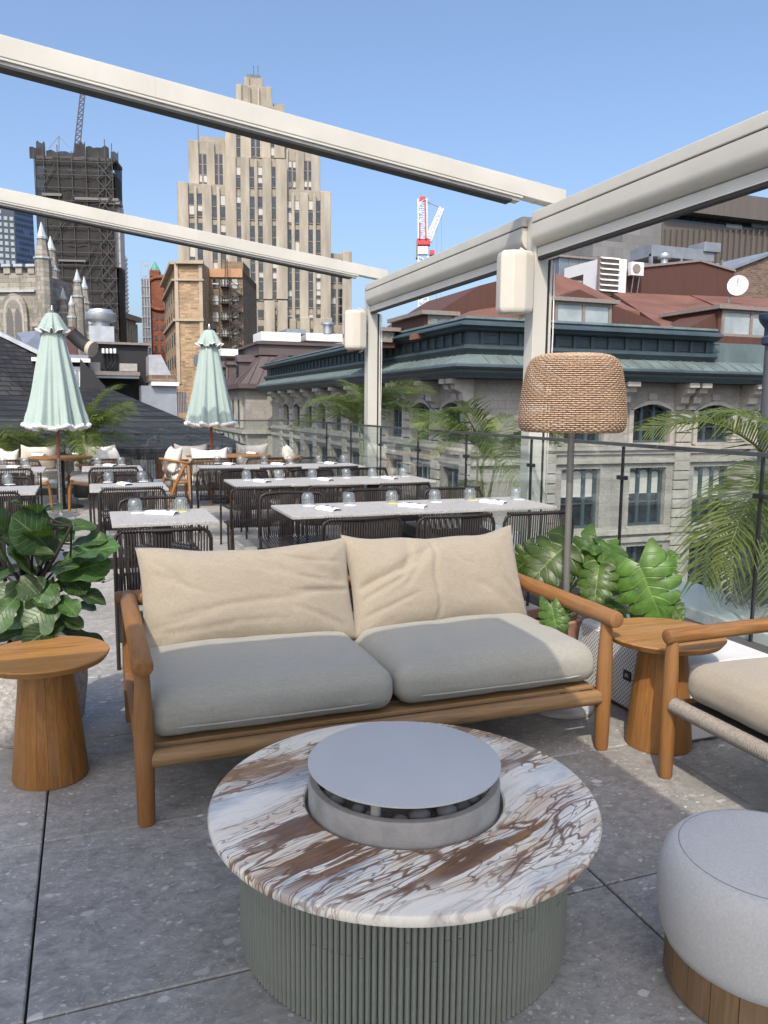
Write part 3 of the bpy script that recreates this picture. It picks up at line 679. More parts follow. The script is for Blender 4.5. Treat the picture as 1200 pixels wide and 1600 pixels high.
# ---------------------------------------------------------------- pouf
QX, QY = 1.605, 1.445
pf = root('pouf', (QX, QY, 0), 'round grey mesh pouf on a wooden drum base', 'pouf')
m = MB(); prof = [(.05,.105),(.215,.106),(.243,.118),(.258,.150),(.266,.20),(.269,.25),(.266,.30),(.256,.338),(.240,.362),(.226,.371),(.219,.3715),(.212,.374),(.19,.3795),(.12,.385),(.04,.387)]
n = 96
for r_, z in prof:
    for k in range(n):
        a = 2*PI*k/n; wr = .0035*noise.fractal(Vector((math.cos(a)*2, math.sin(a)*2, z*16)), 1, 2, 3)*(1 if r_ > .24 else .4)
        m.v.append((QX+(r_+wr)*math.cos(a), QY+(r_+wr)*math.sin(a), z+wr*.3))
for i in range(len(prof)-1):
    for k in range(n): m.f.append((i*n+k, i*n+(k+1)%n, (i+1)*n+(k+1)%n, (i+1)*n+k))
m.f += [tuple(range(n))[::-1], tuple(range((len(prof)-1)*n, len(prof)*n))]
cu = m.build('cushion', M['pouf'], pf, smooth=True)
sm_mat = plain('seam_thread', (.25,.26,.28), .9)
MB().tube([(QX+.2195*math.cos(2*PI*k/72), QY+.2195*math.sin(2*PI*k/72), .3715) for k in range(73)], .0013, 5).build('seam', sm_mat, cu, smooth=True)
for a in (R(238), R(58)):
    MB().tube([(QX+(r_+.0012)*math.cos(a+.03*z*6), QY+(r_+.0012)*math.sin(a+.03*z*6), z) for r_, z in prof[1:11]], .0014, 5).build('seam', sm_mat, cu, smooth=True)
for k in range(22):
    a0, a1 = 2*PI*(k+.015)/22, 2*PI*(k+.985)/22; m = MB(); vs = []
    for z, rr in ((.003, .236), (.008, .24), (.125, .24)):
        for a in (a0, (a0+a1)/2, a1): vs.append((QX+rr*math.cos(a), QY+rr*math.sin(a), z))
        for a in (a1, a0): vs.append((QX+(rr-.03)*math.cos(a), QY+(rr-.03)*math.sin(a), z))
    m.add(vs, [(i*5+j, i*5+(j+1)%5, (i+1)*5+(j+1)%5, (i+1)*5+j) for i in range(2) for j in range(5)]+[(4,3,2,1,0), (10,11,12,13,14)])
    m.build('stave', M['pouf_wood'], pf, smooth='auto', ang=30)

# ---------------------------------------------------------------- wicker floor lamp
LX, LY = 2.19, 3.30
lp = root('floor_lamp', (LX, LY, 0), 'floor lamp with woven rattan shade behind the sofa arm', 'lamp')
MB().lathe([(.02,0),(.155,0),(.162,.006),(.162,.018),(.155,.026),(.02,.03)], 48, (LX,LY,0)).build('base', plain('lamp_base', (.5,.49,.46), .5), lp, smooth='auto')
MB().tube([(LX+.012, LY, .02), (LX+.004, LY, .8), (LX, LY, 1.66)], .0165, 14).build('pole', M['pole_metal'], lp, smooth='auto')
sp = [(1.392,.222),(1.398,.238),(1.41,.248),(1.43,.2535),(1.46,.254),(1.52,.249),(1.60,.239),(1.66,.229),(1.70,.219),(1.725,.206),(1.742,.188),(1.752,.165),(1.757,.14)]
def along(t):
    L = [0]
    for (z0, r0), (z1, r1) in zip(sp[:-1], sp[1:]): L.append(L[-1]+math.hypot(z1-z0, r1-r0))
    s_ = t*L[-1]
    for i in range(len(sp)-1):
        if s_ <= L[i+1]+1e-9:
            k = (s_-L[i])/(L[i+1]-L[i]); return sp[i][0]+(sp[i+1][0]-sp[i][0])*k, sp[i][1]+(sp[i+1][1]-sp[i][1])*k
    return sp[-1]
NSTK, NROW = 84, 44; m = MB()
for r_i in range(NROW):
    z, rr = along((r_i+.5)/NROW); ns = NSTK*3; vs = []
    for k in range(ns):
        a = 2*PI*k/ns; amp = .0026*math.cos(PI*k/3+PI*r_i)
        jz = .0012*noise.noise(Vector((a*9, r_i*1.7, 0)))
        rc = rr+amp; hz_ = .0033
        for dr, dz in ((.0021, 0), (0, hz_), (-.0021, 0), (0, -hz_)):
            vs.append((LX+(rc+dr)*math.cos(a), LY+(rc+dr)*math.sin(a), z+dz+jz))
    m.add(vs, [(k*4+q, ((k+1)%ns)*4+q, ((k+1)%ns)*4+(q+1)%4, k*4+(q+1)%4) for k in range(ns) for q in range(4)])
sh = m.build('woven_shade', M['wicker'], lp, smooth=True)
m = MB()
for k in range(NSTK):
    a = 2*PI*k/NSTK+PI/NSTK*0
    m.tube([(LX+r_*math.cos(a), LY+r_*math.sin(a), z) for z, r_ in sp], .0016, 4)
m.build('stakes', M['wicker_in'], sh)
MB().lathe([(.14,1.755),(.02,1.757)], 40, (LX,LY,0)).build('top_disc', M['wicker'], lp)

# ---------------------------------------------------------------- floor loudspeaker
sx0, sx1, sy0, sy1, sh_ = 2.47, 2.95, 2.72, 3.56, .375
spk = root('floor_speaker', ((sx0+sx1)/2, (sy0+sy1)/2, 0), 'white floor loudspeaker with grille behind the round side table', 'speaker')
MB().box(sx0, sx1, sy0, sy1, .012, sh_).build('cabinet', M['white_plain'], spk, bevel=.02, seg=4)
g = N('perforated_grille'); v = g.coord((0,1,1), (R(45),0,0)); vo = g.n('TexVoronoi'); vo.inputs['Scale'].default_value = 62; vo.inputs['Randomness'].default_value = 0; g.l(v, vo.inputs['Vector'])
grm = g.done(g.ramp(vo.outputs['Distance'], [(.22, (.10,.10,.10)), (.34, (.66,.66,.65))]), .5, g.bump(vo.outputs['Distance'], .4, .004))
gr = MB().box(sx0-.012, sx0+.004, sy0+.025, sy1-.022, .03, sh_-.022).build('grille', grm, spk, bevel=.005)
bd = MB().box(sx0-.0165, sx0-.0125, 3.10, 3.16, .17, .22).build('badge', M['black'], spk)
tcv = bpy.data.curves.new('JBL', 'FONT'); tcv.body = 'JBL'; tcv.size = .024; tcv.extrude = .0006; tcv.align_x = 'CENTER'; tcv.align_y = 'CENTER'
to = bpy.data.objects.new('tmp', tcv); COL.objects.link(to)
bpy.context.view_layer.update(); tm = bpy.data.meshes.new_from_object(to.evaluated_get(bpy.context.evaluated_depsgraph_get())); bpy.data.objects.remove(to)
tm.materials.clear(); tm.materials.append(plain('badge_print', (.6,.6,.6), .5)); tm.name = 'lettering'
lt = bpy.data.objects.new('lettering', tm); COL.objects.link(lt); lt.parent = bd
lt.location = Vector((sx0-.0168, 3.13, .195))-WO[bd.name]; lt.rotation_euler = (PI/2, 0, -PI/2)
for y in (sy0+.08, sy1-.08):
    MB().box(sx0+.05, sx1-.05, y-.02, y+.02, 0, .0115).build('foot', M['black'], spk)
# ================================================================== PLANTS
def leaf_mesh(name, kind, mat, seed, nl=14, nw=8):
    """unit leaf: base at origin, tip at (0,1,0), width about 1 across x, normal +z"""
    rnd = random.Random(seed); m = MB(); ph = rnd.uniform(0, 6)
    if kind == 'fig':
        for i in range(nl+1):
            t = i/nl
            wd = (math.sin(PI*min(1, t**.8))**.6)*(.36+.75*t-.16*math.exp(-((t-.42)/.15)**2)) if 0 < t < 1 else .0
            wd = max(wd, .02)*.52
            for j in range(-nw//2, nw//2+1):
                s = j/(nw/2); x = s*wd
                z = .10*abs(s)**1.5*wd*2-.22*(t-.35)**2-.05*t+.028*math.sin(t*15+ph+s*2)*abs(s)**2+.02*noise.noise(Vector((s*2, t*4, seed)))
                m.uv[len(m.v)] = (t, .5+s*.5); m.v.append((x, t+.03*math.sin(ph+t*3), z))
        q = nw+1
        m.f = [(i*q+j, i*q+j+1, (i+1)*q+j+1, (i+1)*q+j) for i in range(nl) for j in range(nw)]
    elif kind == 'monstera':
        NL = 5
        for sd in (-1, 1):
            for L in range(NL):
                t0, t1 = L/NL, (L+1)/NL
                nr, nc = 12, 6; base = len(m.v)
                for a in range(nr+1):
                    r_ = a/nr
                    for b in range(nc+1):
                        f = b/nc; d0 = (.40, .30, .36, .45, .6)[L]; gap = 0 if r_ < d0 else .15*((r_-d0)/(1-d0))**.5+.42*max(0, (r_-.74)/.26)**2.2
                        tt = t0+(t1-t0)*(.5+(f-.5)*(1-gap))
                        mid = (0, -.02+tt*1.0)
                        an = -1.05+tt*2.45
                        out = .56*(math.sin(PI*(.20+.78*tt)))**.7
                        ox, oy = out*math.cos(an*.55)*1.02, .10+tt*.80+.16*math.sin(an)-.12*(1-tt)**2
                        if L == 0: oy -= .22*(1-f)
                        x, y = mid[0]+(ox-mid[0])*r_, mid[1]+(oy-mid[1])*r_-.06*r_*r_*(1-tt)
                        z = -.75*x*x-.34*(y-.35)**2+.16*x+.015*math.sin(tt*9+ph)
                        z += .035*math.sin(PI*f)*r_-.05*r_**3*(.5+.5*math.sin(L*2.1+ph))
                        m.uv[len(m.v)] = (tt, .5+sd*.5*r_); m.v.append((sd*x, y, z))
                q = nc+1
                for a in range(nr):
                    for b in range(nc):
                        fc = (base+a*q+b, base+a*q+b+1, base+(a+1)*q+b+1, base+(a+1)*q+b); m.f.append(fc[::-1] if sd > 0 else fc)
    me = m.mesh(name, mat, smooth='raw'); return me
def leaf_at(me, parent, B, Tp, wpx, nrm, roll=0):
    B = Vector(B); Y = Vector(Tp)-B; L = Y.length; y = Y.normalized()
    z = Vector(nrm).normalized(); z = (z-y*z.dot(y)).normalized(); x = y.cross(z)
    mt = Matrix((x*wpx, y*L, z*L*.8)).transposed().to_4x4(); mt = Matrix.Translation(B-WO[parent.name]) @ mt
    o = bpy.data.objects.new('leaf', me); COL.objects.link(o); o.parent = parent; o.matrix_local = mt @ Matrix.Rotation(roll, 4, 'Y'); return o
rl = random.Random(5)
# ---- fiddle leaf fig
FX, FY = -.30, 3.86
fig = root('fig_plant', (FX, FY, 0), 'broad-leaved fig plant in a speckled pot behind the left side table', 'plant')
MB().lathe([(.14,0),(.20,.005),(.235,.06),(.255,.22),(.26,.40),(.255,.42),(.235,.42),(.23,.36),(.02,.36)], 48, (FX,FY,0), cap=False).build('pot', M['pot'], fig, smooth='auto')
MB().lathe([(.23,.37),(.02,.38)], 32, (FX,FY,0)).build('soil', M['soil'], fig)
figm = [leaf_mesh('leaf', 'fig', M['fig'], s) for s in range(5)]
D0 = math.hypot(FX, FY)
stems = []
for (sx_, sy_, lean) in ((30, 960, .0), (55, 960, .05), (85, 960, -.05), (10, 960, .1), (105, 975, -.1), (-25, 960, .05)):
    top = atd(sx_+rl.uniform(-12, 18), 840+rl.uniform(-25, 30), D0-.12+lean*2); b = Vector((FX+rl.uniform(-.1,.12), FY+rl.uniform(-.12,.1), .36))
    mid = (b+top)/2+Vector((rl.uniform(-.04,.04), rl.uniform(-.04,.04), 0)); stems.append((b, mid, top))
    MB().tube([b, b.lerp(mid, .5), mid, mid.lerp(top, .5)+Vector((.01,0,0)), top], [.011, .010, .009, .008, .006], 7).build('stem', M['bark'], fig, smooth=True)
figs = [(95,880,182,846,60,.25),(84,902,174,872,66,.35),(88,868,28,806,92,.25),(22,852,-12,798,66,.1),(62,812,24,776,28,0),(52,828,68,784,34,-.05),(80,826,152,818,32,.1),
 (95,918,166,938,34,.3),(82,918,142,902,40,.15),(94,934,34,978,74,.35),(98,972,40,1004,44,.40),(36,912,-22,946,52,.2),(22,864,80,860,18,.3),(42,886,-14,902,26,.1),(92,962,130,978,24,.3),
 (100,944,152,948,30,.2),(88,930,120,958,32,.25),(100,982,168,1012,30,.1),(42,985,-18,1000,24,.3),(62,800,92,790,26,-.1),(28,930,-20,985,46,.3),(60,905,78,945,40,.1),(48,950,18,1000,44,-.05),
 (70,905,30,880,40,-.2),(100,860,140,892,44,-.15),(20,820,-30,850,50,-.2),(110,850,165,838,34,-.1),(70,940,120,990,40,-.1),(10,900,-40,880,50,0),(120,905,160,900,24,.1),(50,860,10,835,44,.32),(60,880,95,842,50,-.2),(55,900,20,860,62,.15),(70,890,120,880,52,.2),(40,870,62,820,58,.1),(75,855,110,815,48,.05),(30,900,60,930,48,.3),(85,905,60,940,50,.25),(100,900,135,925,44,.2),(15,880,-15,840,56,.25),(110,870,150,862,40,.28)]
for k, (bx, by, tx, ty, w_, dd) in enumerate(figs):
    base = atd(bx, by, D0-.10-dd*.3); tip = atd(tx, ty, D0-.12-dd*.3-rl.uniform(-.02,.14)); wd = w_*D0/F_PX*1.25
    nrm = (CAM-base).normalized()*rl.uniform(.25,.9)+Vector((rl.uniform(-.35,.35), rl.uniform(-.2,.2), rl.uniform(.5,1.0)))
    leaf_at(rl.choice(figm), fig, base, tip, wd, nrm)
    st = min(stems, key=lambda s: (s[1]-base).length); q = st[1] if (st[1]-base).length < (st[2]-base).length else st[2]
    MB().tube([q, q.lerp(base, .5)+Vector((0,0,-.01)), base], [.006, .005, .004], 5).build('stalk', M['bark'], fig, smooth=True)
# ---- monstera
MX, MY = 2.40, 3.74
mo = root('monstera_plant', (MX, MY, 0), 'split-leaf monstera in a terracotta pot beside the lamp pole', 'plant')
MB().lathe([(.10,0),(.118,.004),(.135,.10),(.160,.32),(.166,.345),(.162,.352),(.146,.352),(.14,.33),(.13,.29),(.02,.29)], 48, (MX,MY,0), cap=False).build('pot', M['terracotta'], mo, smooth='auto')
MB().lathe([(.138,.305),(.02,.31)], 32, (MX,MY,0)).build('soil', M['soil'], mo)
mom = [leaf_mesh('leaf', 'monstera', M['monstera'], s) for s in range(3)]
ml = [(884,852,828,905,84,4.25,.9),(934,848,900,900,66,4.35,.5),(938,850,992,884,78,4.3,.9),(936,884,928,944,56,4.15,.7),(998,882,1034,968,92,4.15,.6),(1012,898,1054,864,62,4.3,1.2),(1040,938,1064,966,34,4.2,.9),
 (862,946,872,998,46,3.75,.4),(834,866,800,896,52,4.45,.4),(945,938,975,962,40,4.3,.7),(1020,930,1000,985,50,4.3,.3),(960,880,985,930,60,4.45,.5),]
for k, (bx, by, tx, ty, w_, dd, up) in enumerate(ml):
    base = atd(bx, by, dd); tip = atd(tx, ty, dd-.10+.05*(k % 3)); wd = w_*dd/F_PX*.98
    nrm = (CAM-base).normalized()*rl.uniform(.35,.9)+Vector((rl.uniform(-.7,.7), rl.uniform(-.5,.3), up))
    leaf_at(mom[k % 3], mo, base, tip, wd, nrm)
    b0 = Vector((MX+rl.uniform(-.05,.05), MY+rl.uniform(-.05,.05), .30))
    md = b0.lerp(base, .55)+Vector((0, 0, .07 if base.z > .5 else .02))
    MB().tube([b0, b0.lerp(md, .5)+Vector((0,0,.03)), md, md.lerp(base, .6)+Vector((0,0,.02)), base], [.007, .006, .0055, .005, .004], 6).build('stalk', M['stem'], mo, smooth=True)
# ---- palms
def frond_mesh(name, seed, mat, npair=50, droop=.55, lw=.015, ll=.42):
    rn = random.Random(seed); m = MB(); pts = []
    for i in range(13):
        t = i/12; pts.append(Vector((.04*math.sin(seed+t*2)*t, t*(1-.16*t*t*droop), .34*t-droop*.85*t**2.2)))
    def at_(t):
        f = t*12; i = min(11, int(f)); return pts[i].lerp(pts[i+1], f-i), (pts[i+1]-pts[i]).normalized()
    m.tube(pts, [.011*(1-.85*i/12) for i in range(13)], 4)
    for i in range(len(m.v)): m.uv[i] = (0, .5)
    for k in range(npair):
        t = .14+.86*k/(npair-1); P, d = at_(min(.999, t)); L = ll*(math.sin(PI*(.12+.80*t)))**.8*rn.uniform(.85,1.1)
        for sd in (-1, 1):
            side = d.cross(Vector((0,0,1))).normalized()*sd; upn = side.cross(d)*sd
            fw = .55+.55*t; v_ = (side+d*fw+Vector((0,0,rn.uniform(.05,.35)))).normalized()
            mid = P+v_*L*.5; tip = P+v_*L+Vector((0,0,-L*rn.uniform(.22,.5))); wv = d*lw*.5
            a = len(m.v); m.v += [tuple(P-wv*.5), tuple(P+wv*.5), tuple(mid+wv), tuple(mid-wv+Vector((0,0,.004))), tuple(tip)]
            for q, uv in enumerate(((0,.4),(0,.6),(.5,.6),(.5,.4),(1,.5))): m.uv[a+q] = uv
            m.f += [(a, a+1, a+2, a+3), (a+3, a+2, a+4)]
    return m.mesh(name, mat, smooth='raw')
FR = [frond_mesh('frond', s, M['palm'], 50, dr) for s, dr in ((1,.45),(2,.65),(3,.85),(4,1.1),(5,.55))]
FRD = frond_mesh('frond', 9, M['dry'], 22, 1.3)
def palm(x, y, z, trunk_h, size, nf, label, seed, tilt=(.15,1.25), specials=(), canes=5, pot=True):
    rn = random.Random(seed); r_ = root('potted_palm', (x, y, z), label, 'palm')
    if pot: MB().lathe([(.15,0),(.19,.01),(.21,.3),(.2,.32),(.18,.32),(.02,.29)], 24, (x,y,z), cap=False).build('pot', M['black'], r_, smooth='auto')
    tops = []
    for k in range(canes):
        a = rn.uniform(0, 2*PI); b = Vector((x+.09*math.cos(a), y+.09*math.sin(a), z+.28)); t = b+Vector((rn.uniform(-.1,.1), rn.uniform(-.1,.1), trunk_h*rn.uniform(.6,1.0)))
        MB().tube([b, (b+t)/2+Vector((rn.uniform(-.03,.03),0,0)), t], [.017, .015, .012], 6).build('trunk', M['rachis'], r_, smooth=True); tops.append(t)
    for k in range(nf):
        az = 2*PI*k*.382+rn.uniform(-.3,.3); el = rn.uniform(*tilt); s = size*rn.uniform(.75,1.1)
        o = piece('frond', rn.choice(FR), r_, tops[k % canes]-Vector((x,y,z)), (0,0,0), (s,s,s))
        o.rotation_euler = (el-.25, rn.uniform(-.4,.4), az-PI/2)
    for (az, el, s, i) in specials:
        o = piece('frond', FR[i] if i >= 0 else FRD, r_, tops[0]-Vector((x,y,z)), (el, 0, az-PI/2), (s,s,s))
    return r_
# ================================================================== PARASOLS
def closed_parasol(x, y, label, foot_z=0, seed=0):
    r_ = root('parasol', (x, y, foot_z), label, 'parasol', 'closed mint parasols')
    MB().tube([(x,y,.03),(x,y,.78)], .024, 14).build('lower_pole', M['chrome'], r_, smooth='auto')
    MB().tube([(x,y,.78),(x,y,2.70)], .0225, 14).build('pole', M['umbrella_wood'], r_, smooth='auto')
    MB().lathe([(.02,0),(.24,0),(.245,.01),(.22,.03),(.03,.04)], 32, (x,y,0)).build('base_plate', plain('steel_plate', (.45,.45,.44), .4, .8), r_, smooth='auto')
    MB().lathe([(.004,2.71),(.020,2.715),(.024,2.74),(.014,2.765),(.011,2.79),(.004,2.80)], 12, (x,y,0)).build('finial', M['chrome'], r_, smooth=True)
    def cloth(z0, z1, ra, rb, nf, amp, sd, name, flare=0):
        m = MB(); n, rows = 144, 22
        for i in range(rows+1):
            t = i/rows; z = z0+(z1-z0)*t
            for k in range(n):
                a = 2*PI*k/n; rr = ra+(rb-ra)*t**.85+flare*max(0, t-.75)**2
                fo_ = .75*math.cos(nf*a+1.5*math.sin(a*2+sd)+.8*t*math.sin(3*a+sd))+.35*math.cos((2*nf+3)*a+sd+2*math.sin(a+sd))*(.4+.6*t)
                rr *= 1+amp*(.25+t)*(abs(fo_)**.7*(1 if fo_ > 0 else -1))+.05*noise.noise(Vector((math.cos(a)*2+sd, math.sin(a)*2, t*2.5)))
                zz = z+(.03*fo_*t if t > .9 else 0)
                m.v.append((x+rr*math.cos(a), y+rr*math.sin(a), zz))
        m.f = [(i*n+k, i*n+(k+1)%n, (i+1)*n+(k+1)%n, (i+1)*n+k) for i in range(rows) for k in range(n)]
        o = m.build(name, M['mint'], r_, smooth=True)
        hem = [Vector(v) for v in m.v[-n:]]; hem.append(hem[0]); return o, hem
    o, hem = cloth(2.60, 1.225, .085, .345, 9, .16, seed, 'canopy')
    nh = len(hem); fr_pts = []
    for k, p in enumerate(hem): fr_pts.append(p+Vector((0, 0, -.02)))
    rs = [.028+.010*math.sin(k*2.3) for k in range(nh)]
    MB().tube(fr_pts, rs, 6).build('fringe', M['fringe'], o, smooth=True)
    o, hem = cloth(2.695, 2.46, .07, .185, 8, .15, seed+3, 'top_valance')
    MB().tube(hem, .008, 5).build('piping', M['fringe'], o, smooth=True)
    MB().lathe([(.01,2.705),(.06,2.70),(.072,2.69)], 24, (x,y,0), cap=False).build('cap', M['mint'], o)
closed_parasol(-.39, 11.6, 'closed mint parasol with white fringe near the left edge', 0, 1)
p_ = Vector((1.87, 13.1, 0)); closed_parasol(p_.x, p_.y, 'closed mint parasol with white fringe between the pale round table and tower', 0, 4.4)
# open square parasol over the lounge, behind and above the viewpoint: it shades the sofa and the fire table
op = root('parasol', (-1.0, -.35, 0), 'large open cream parasol shading the lounge seats', 'parasol')
ex0, ex1, ey0, ey1, ez = -2.9, .80, -2.2, 1.62, 2.70
m = MB(); apx = ((ex0+ex1)/2, (ey0+ey1)/2, 3.25); n = 14; pts = []
for (ax_, ay_, bx_, by_) in ((ex0,ey0,ex1,ey0),(ex1,ey0,ex1,ey1),(ex1,ey1,ex0,ey1),(ex0,ey1,ex0,ey0)):
    for k in range(n): pts.append((ax_+(bx_-ax_)*k/n, ay_+(by_-ay_)*k/n, ez))
m.v += pts+[apx]; m.f += [(k, (k+1) % len(pts), len(pts)) for k in range(len(pts))]
m.build('canopy', M['canopy'], op)
MB().tube([(apx[0], apx[1], 0), (apx[0], apx[1], 3.3)], .03, 12).build('pole', M['umbrella_wood'], op, smooth='auto')
MB().box(apx[0]-.35, apx[0]+.35, apx[1]-.35, apx[1]+.35, 0, .06).build('base_plate', M['dark_metal'], op)
for ex, ey in ((ex0,ey0),(ex1,ey0),(ex1,ey1),(ex0,ey1)):
    MB().tube([(apx[0], apx[1], 3.22), (ex*.99+apx[0]*.01, ey*.99+apx[1]*.01, ez-.02)], .012, 6).build('rib', M['umbrella_wood'], op)

# ================================================================== DINING FURNITURE
TZ = .74
def dining_chair():
    r_ = root('dining_chair', (0,0,0)); W, Dp, H_ = .53, .52, .80
    x0, x1 = -W/2, W/2; rr = .0115; yb, yf = 0, Dp       # back at y=0, front at +y
    for x, s in ((x0, -1), (x1, 1)):
        MB().tube([(x, -.03, 0), (x, -.01, .45)], rr, 8).build('leg', M['dark_metal'], r_, smooth='auto')
        MB().tube([(x-s*.02, yf, 0), (x-s*.01, yf-.02, .44)], rr, 8).build('leg', M['dark_metal'], r_, smooth='auto')
        MB().tube([(x, -.01, .45), (x-s*.004, yf*.3, .445), (x-s*.008, yf*.8, .445), (x-s*.01, yf-.02, .445)], rr*.9, 8).build('seat_rail', M['dark_metal'], r_, smooth='auto')
    pts = [(x0, -.01, .44), (x0, -.02, .6), (x0, -.035, H_-.06), (x0+.012, -.037, H_-.022), (x0+.045, -.04, H_-.003)]
    pts += [(x0+.15, -.06, H_), (0, -.068, H_), (x1-.15, -.06, H_)]+[(-a, b, c) for a, b, c in pts[::-1]]
    MB().tube(pts, rr, 8).build('back_frame', M['dark_metal'], r_, smooth=True)
    m = MB(); nC = 30
    for k in range(nC):
        f = (k+.5)/nC; x = x0+.012+(W-.024)*f; ed = (2*f-1)**2
        m.tube([(x, -.062+.022*ed, H_+.006), (x*.985, -.045+.02*ed, .60), (x*.96, -.015+.01*ed, .455)], .0052, 5)
        m.tube([(x, -.062+.022*ed-.014, H_), (x, -.062+.022*ed, H_+.0145), (x, -.062+.022*ed+.014, H_)], .0052, 4)
    m.build('cord_back', M['cord'], r_, smooth=True)
    m = MB()
    for k in range(26):
        x = x0+.02+(W-.04)*(k+.5)/26; m.tube([(x, -.005, .452), (x, yf*.5, .440), (x, yf-.03, .452)], .006, 4)
    m.build('cord_seat', M['cord'], r_, smooth=True)
    MB().tube([(x0+.03, yf-.02, .445), (x1-.03, yf-.02, .445)], rr*.9, 8).build('front_rail', M['dark_metal'], r_)
    return r_
chair0 = dining_chair(); CH_USED = [False]
def put_chair(x, y, rz, label, group):
    if not CH_USED[0]:
        CH_USED[0] = True; CH[chair0.name] = [(k, []) for k in COL.objects if k.parent == chair0]
        o = chair0; o.location = (x, y, 0); o.rotation_euler = (0,0,rz); o['label'] = label
    else: o = fast_copy(chair0, (x, y, 0), rz, label)
    o['category'] = 'chair'; o['group'] = group; return o
def dining_table(x0, x1, y0, y1, label, cols, group=None):
    t = root('dining_table', ((x0+x1)/2, (y0+y1)/2, 0), label, 'table', group)
    nseg = max(1, len(cols)); w_ = (x1-x0)/nseg
    for k in range(nseg):
        MB().box(x0+k*w_+.0008, x0+(k+1)*w_-.0008, y0, y1, TZ-.022, TZ).build('tabletop', M['table_stone'], t, bevel=.003)
    for cx in cols:
        cy = (y0+y1)/2
        MB().box(cx-.055, cx+.055, cy-.055, cy+.055, .012, TZ-.03).build('column', M['dark_metal'], t, bevel=.004)
        MB().box(cx-.26, cx+.26, cy-.26, cy+.26, 0, .0115).build('foot_plate', M['dark_metal'], t, bevel=.003)
        MB().box(cx-.28, cx+.28, cy-.22, cy+.22, TZ-.0295, TZ-.0225).build('top_plate', M['black'], t)
LONG = [(1.31, 3.45, 5.36, 6.05, 'nearest'), (1.31, 3.42, 7.62, 8.35, 'middle'), (1.29, 3.36, 9.72, 10.42, 'farthest')]
for i, (x0, x1, y0, y1, wd) in enumerate(LONG):
    dining_table(x0, x1, y0, y1, '%s of the three long grey stone dining tables beside the balustrade' % wd, [x0+.58, x1-.58], 'long dining tables')
    for k in range(3):
        pos = ('left', 'middle', 'right')[k]
        ny = (4.72, 6.80, 8.95)[i]; nx = (1.59, 2.23, 2.86)[k]+(-.20 if i else 0)+(.03*k if i else 0)
        put_chair(nx+rl.uniform(-.03,.03), ny+rl.uniform(-.05,.05), rl.uniform(-.11,.11), 'dark corded chair, %s one on the near side of the %s long table' % (pos, wd), 'dark corded dining chairs')
        fx = (1.55, 2.28, 2.98)[k]
        put_chair(fx+rl.uniform(-.04,.04), y1+rl.uniform(.18,.27), PI+rl.uniform(-.11,.11), 'dark corded chair, %s one on the far side of the %s long table' % (pos, wd), 'dark corded dining chairs')
SQ = [(.12, .80, 5.31, 6.0, 'nearest small square table'), (-.01, .68, 7.54, 8.2, 'second small square table'), (-.09, .60, 9.93, 10.6, 'third small square table'),
      (-1.14, -.45, 7.48, 8.16, 'left-edge square table behind the fig'), (-1.2, -.50, 9.98, 10.65, 'left-edge square table by the parasol')]
for i, (x0, x1, y0, y1, lb) in enumerate(SQ):
    dining_table(x0, x1, y0, y1, lb+' with grey stone top', [(x0+x1)/2], 'small square dining tables')
    cx = (x0+x1)/2
    put_chair(cx-(.08 if i == 0 else 0), y0-(.66 if i == 0 else .48), rl.uniform(-.06,.06), 'dark corded chair on the near side of the '+lb, 'dark corded dining chairs')
    put_chair(cx, y1+.20, PI+rl.uniform(-.06,.06), 'dark corded chair on the far side of the '+lb, 'dark corded dining chairs')
# ---- round teak tables and lounge chairs
def round_table(x, y, rx, ry, label):
    t = root('round_table', (x, y, 0), label, 'table', 'round teak tables'); m = MB(); n = 48
    for z, s in ((.715, .97), (.722, 1), (.738, 1), (.742, .985)):
        for k in range(n): m.v.append((x+rx*s*math.cos(2*PI*k/n), y+ry*s*math.sin(2*PI*k/n), z))
    m.f = [(i*n+k, i*n+(k+1)%n, (i+1)*n+(k+1)%n, (i+1)*n+k) for i in range(3) for k in range(n)]+[tuple(range(n))[::-1], tuple(range(3*n, 4*n))]
    m.build('tabletop', M['teak_x'], t, smooth='auto')
    MB().tube([(x,y,.02),(x,y,.715)], .05, 16).build('column', M['black'], t, smooth='auto')
    MB().lathe([(.02,0),(.30,0),(.305,.008),(.28,.02),(.03,.022)], 40, (x,y,0)).build('foot_plate', M['black'], t, smooth='auto')
round_table(-.40, 12.55, .45, .42, 'round teak table behind the left parasol pole'); round_table(2.06, 12.55, .66, .42, 'oval teak table under the right parasol')
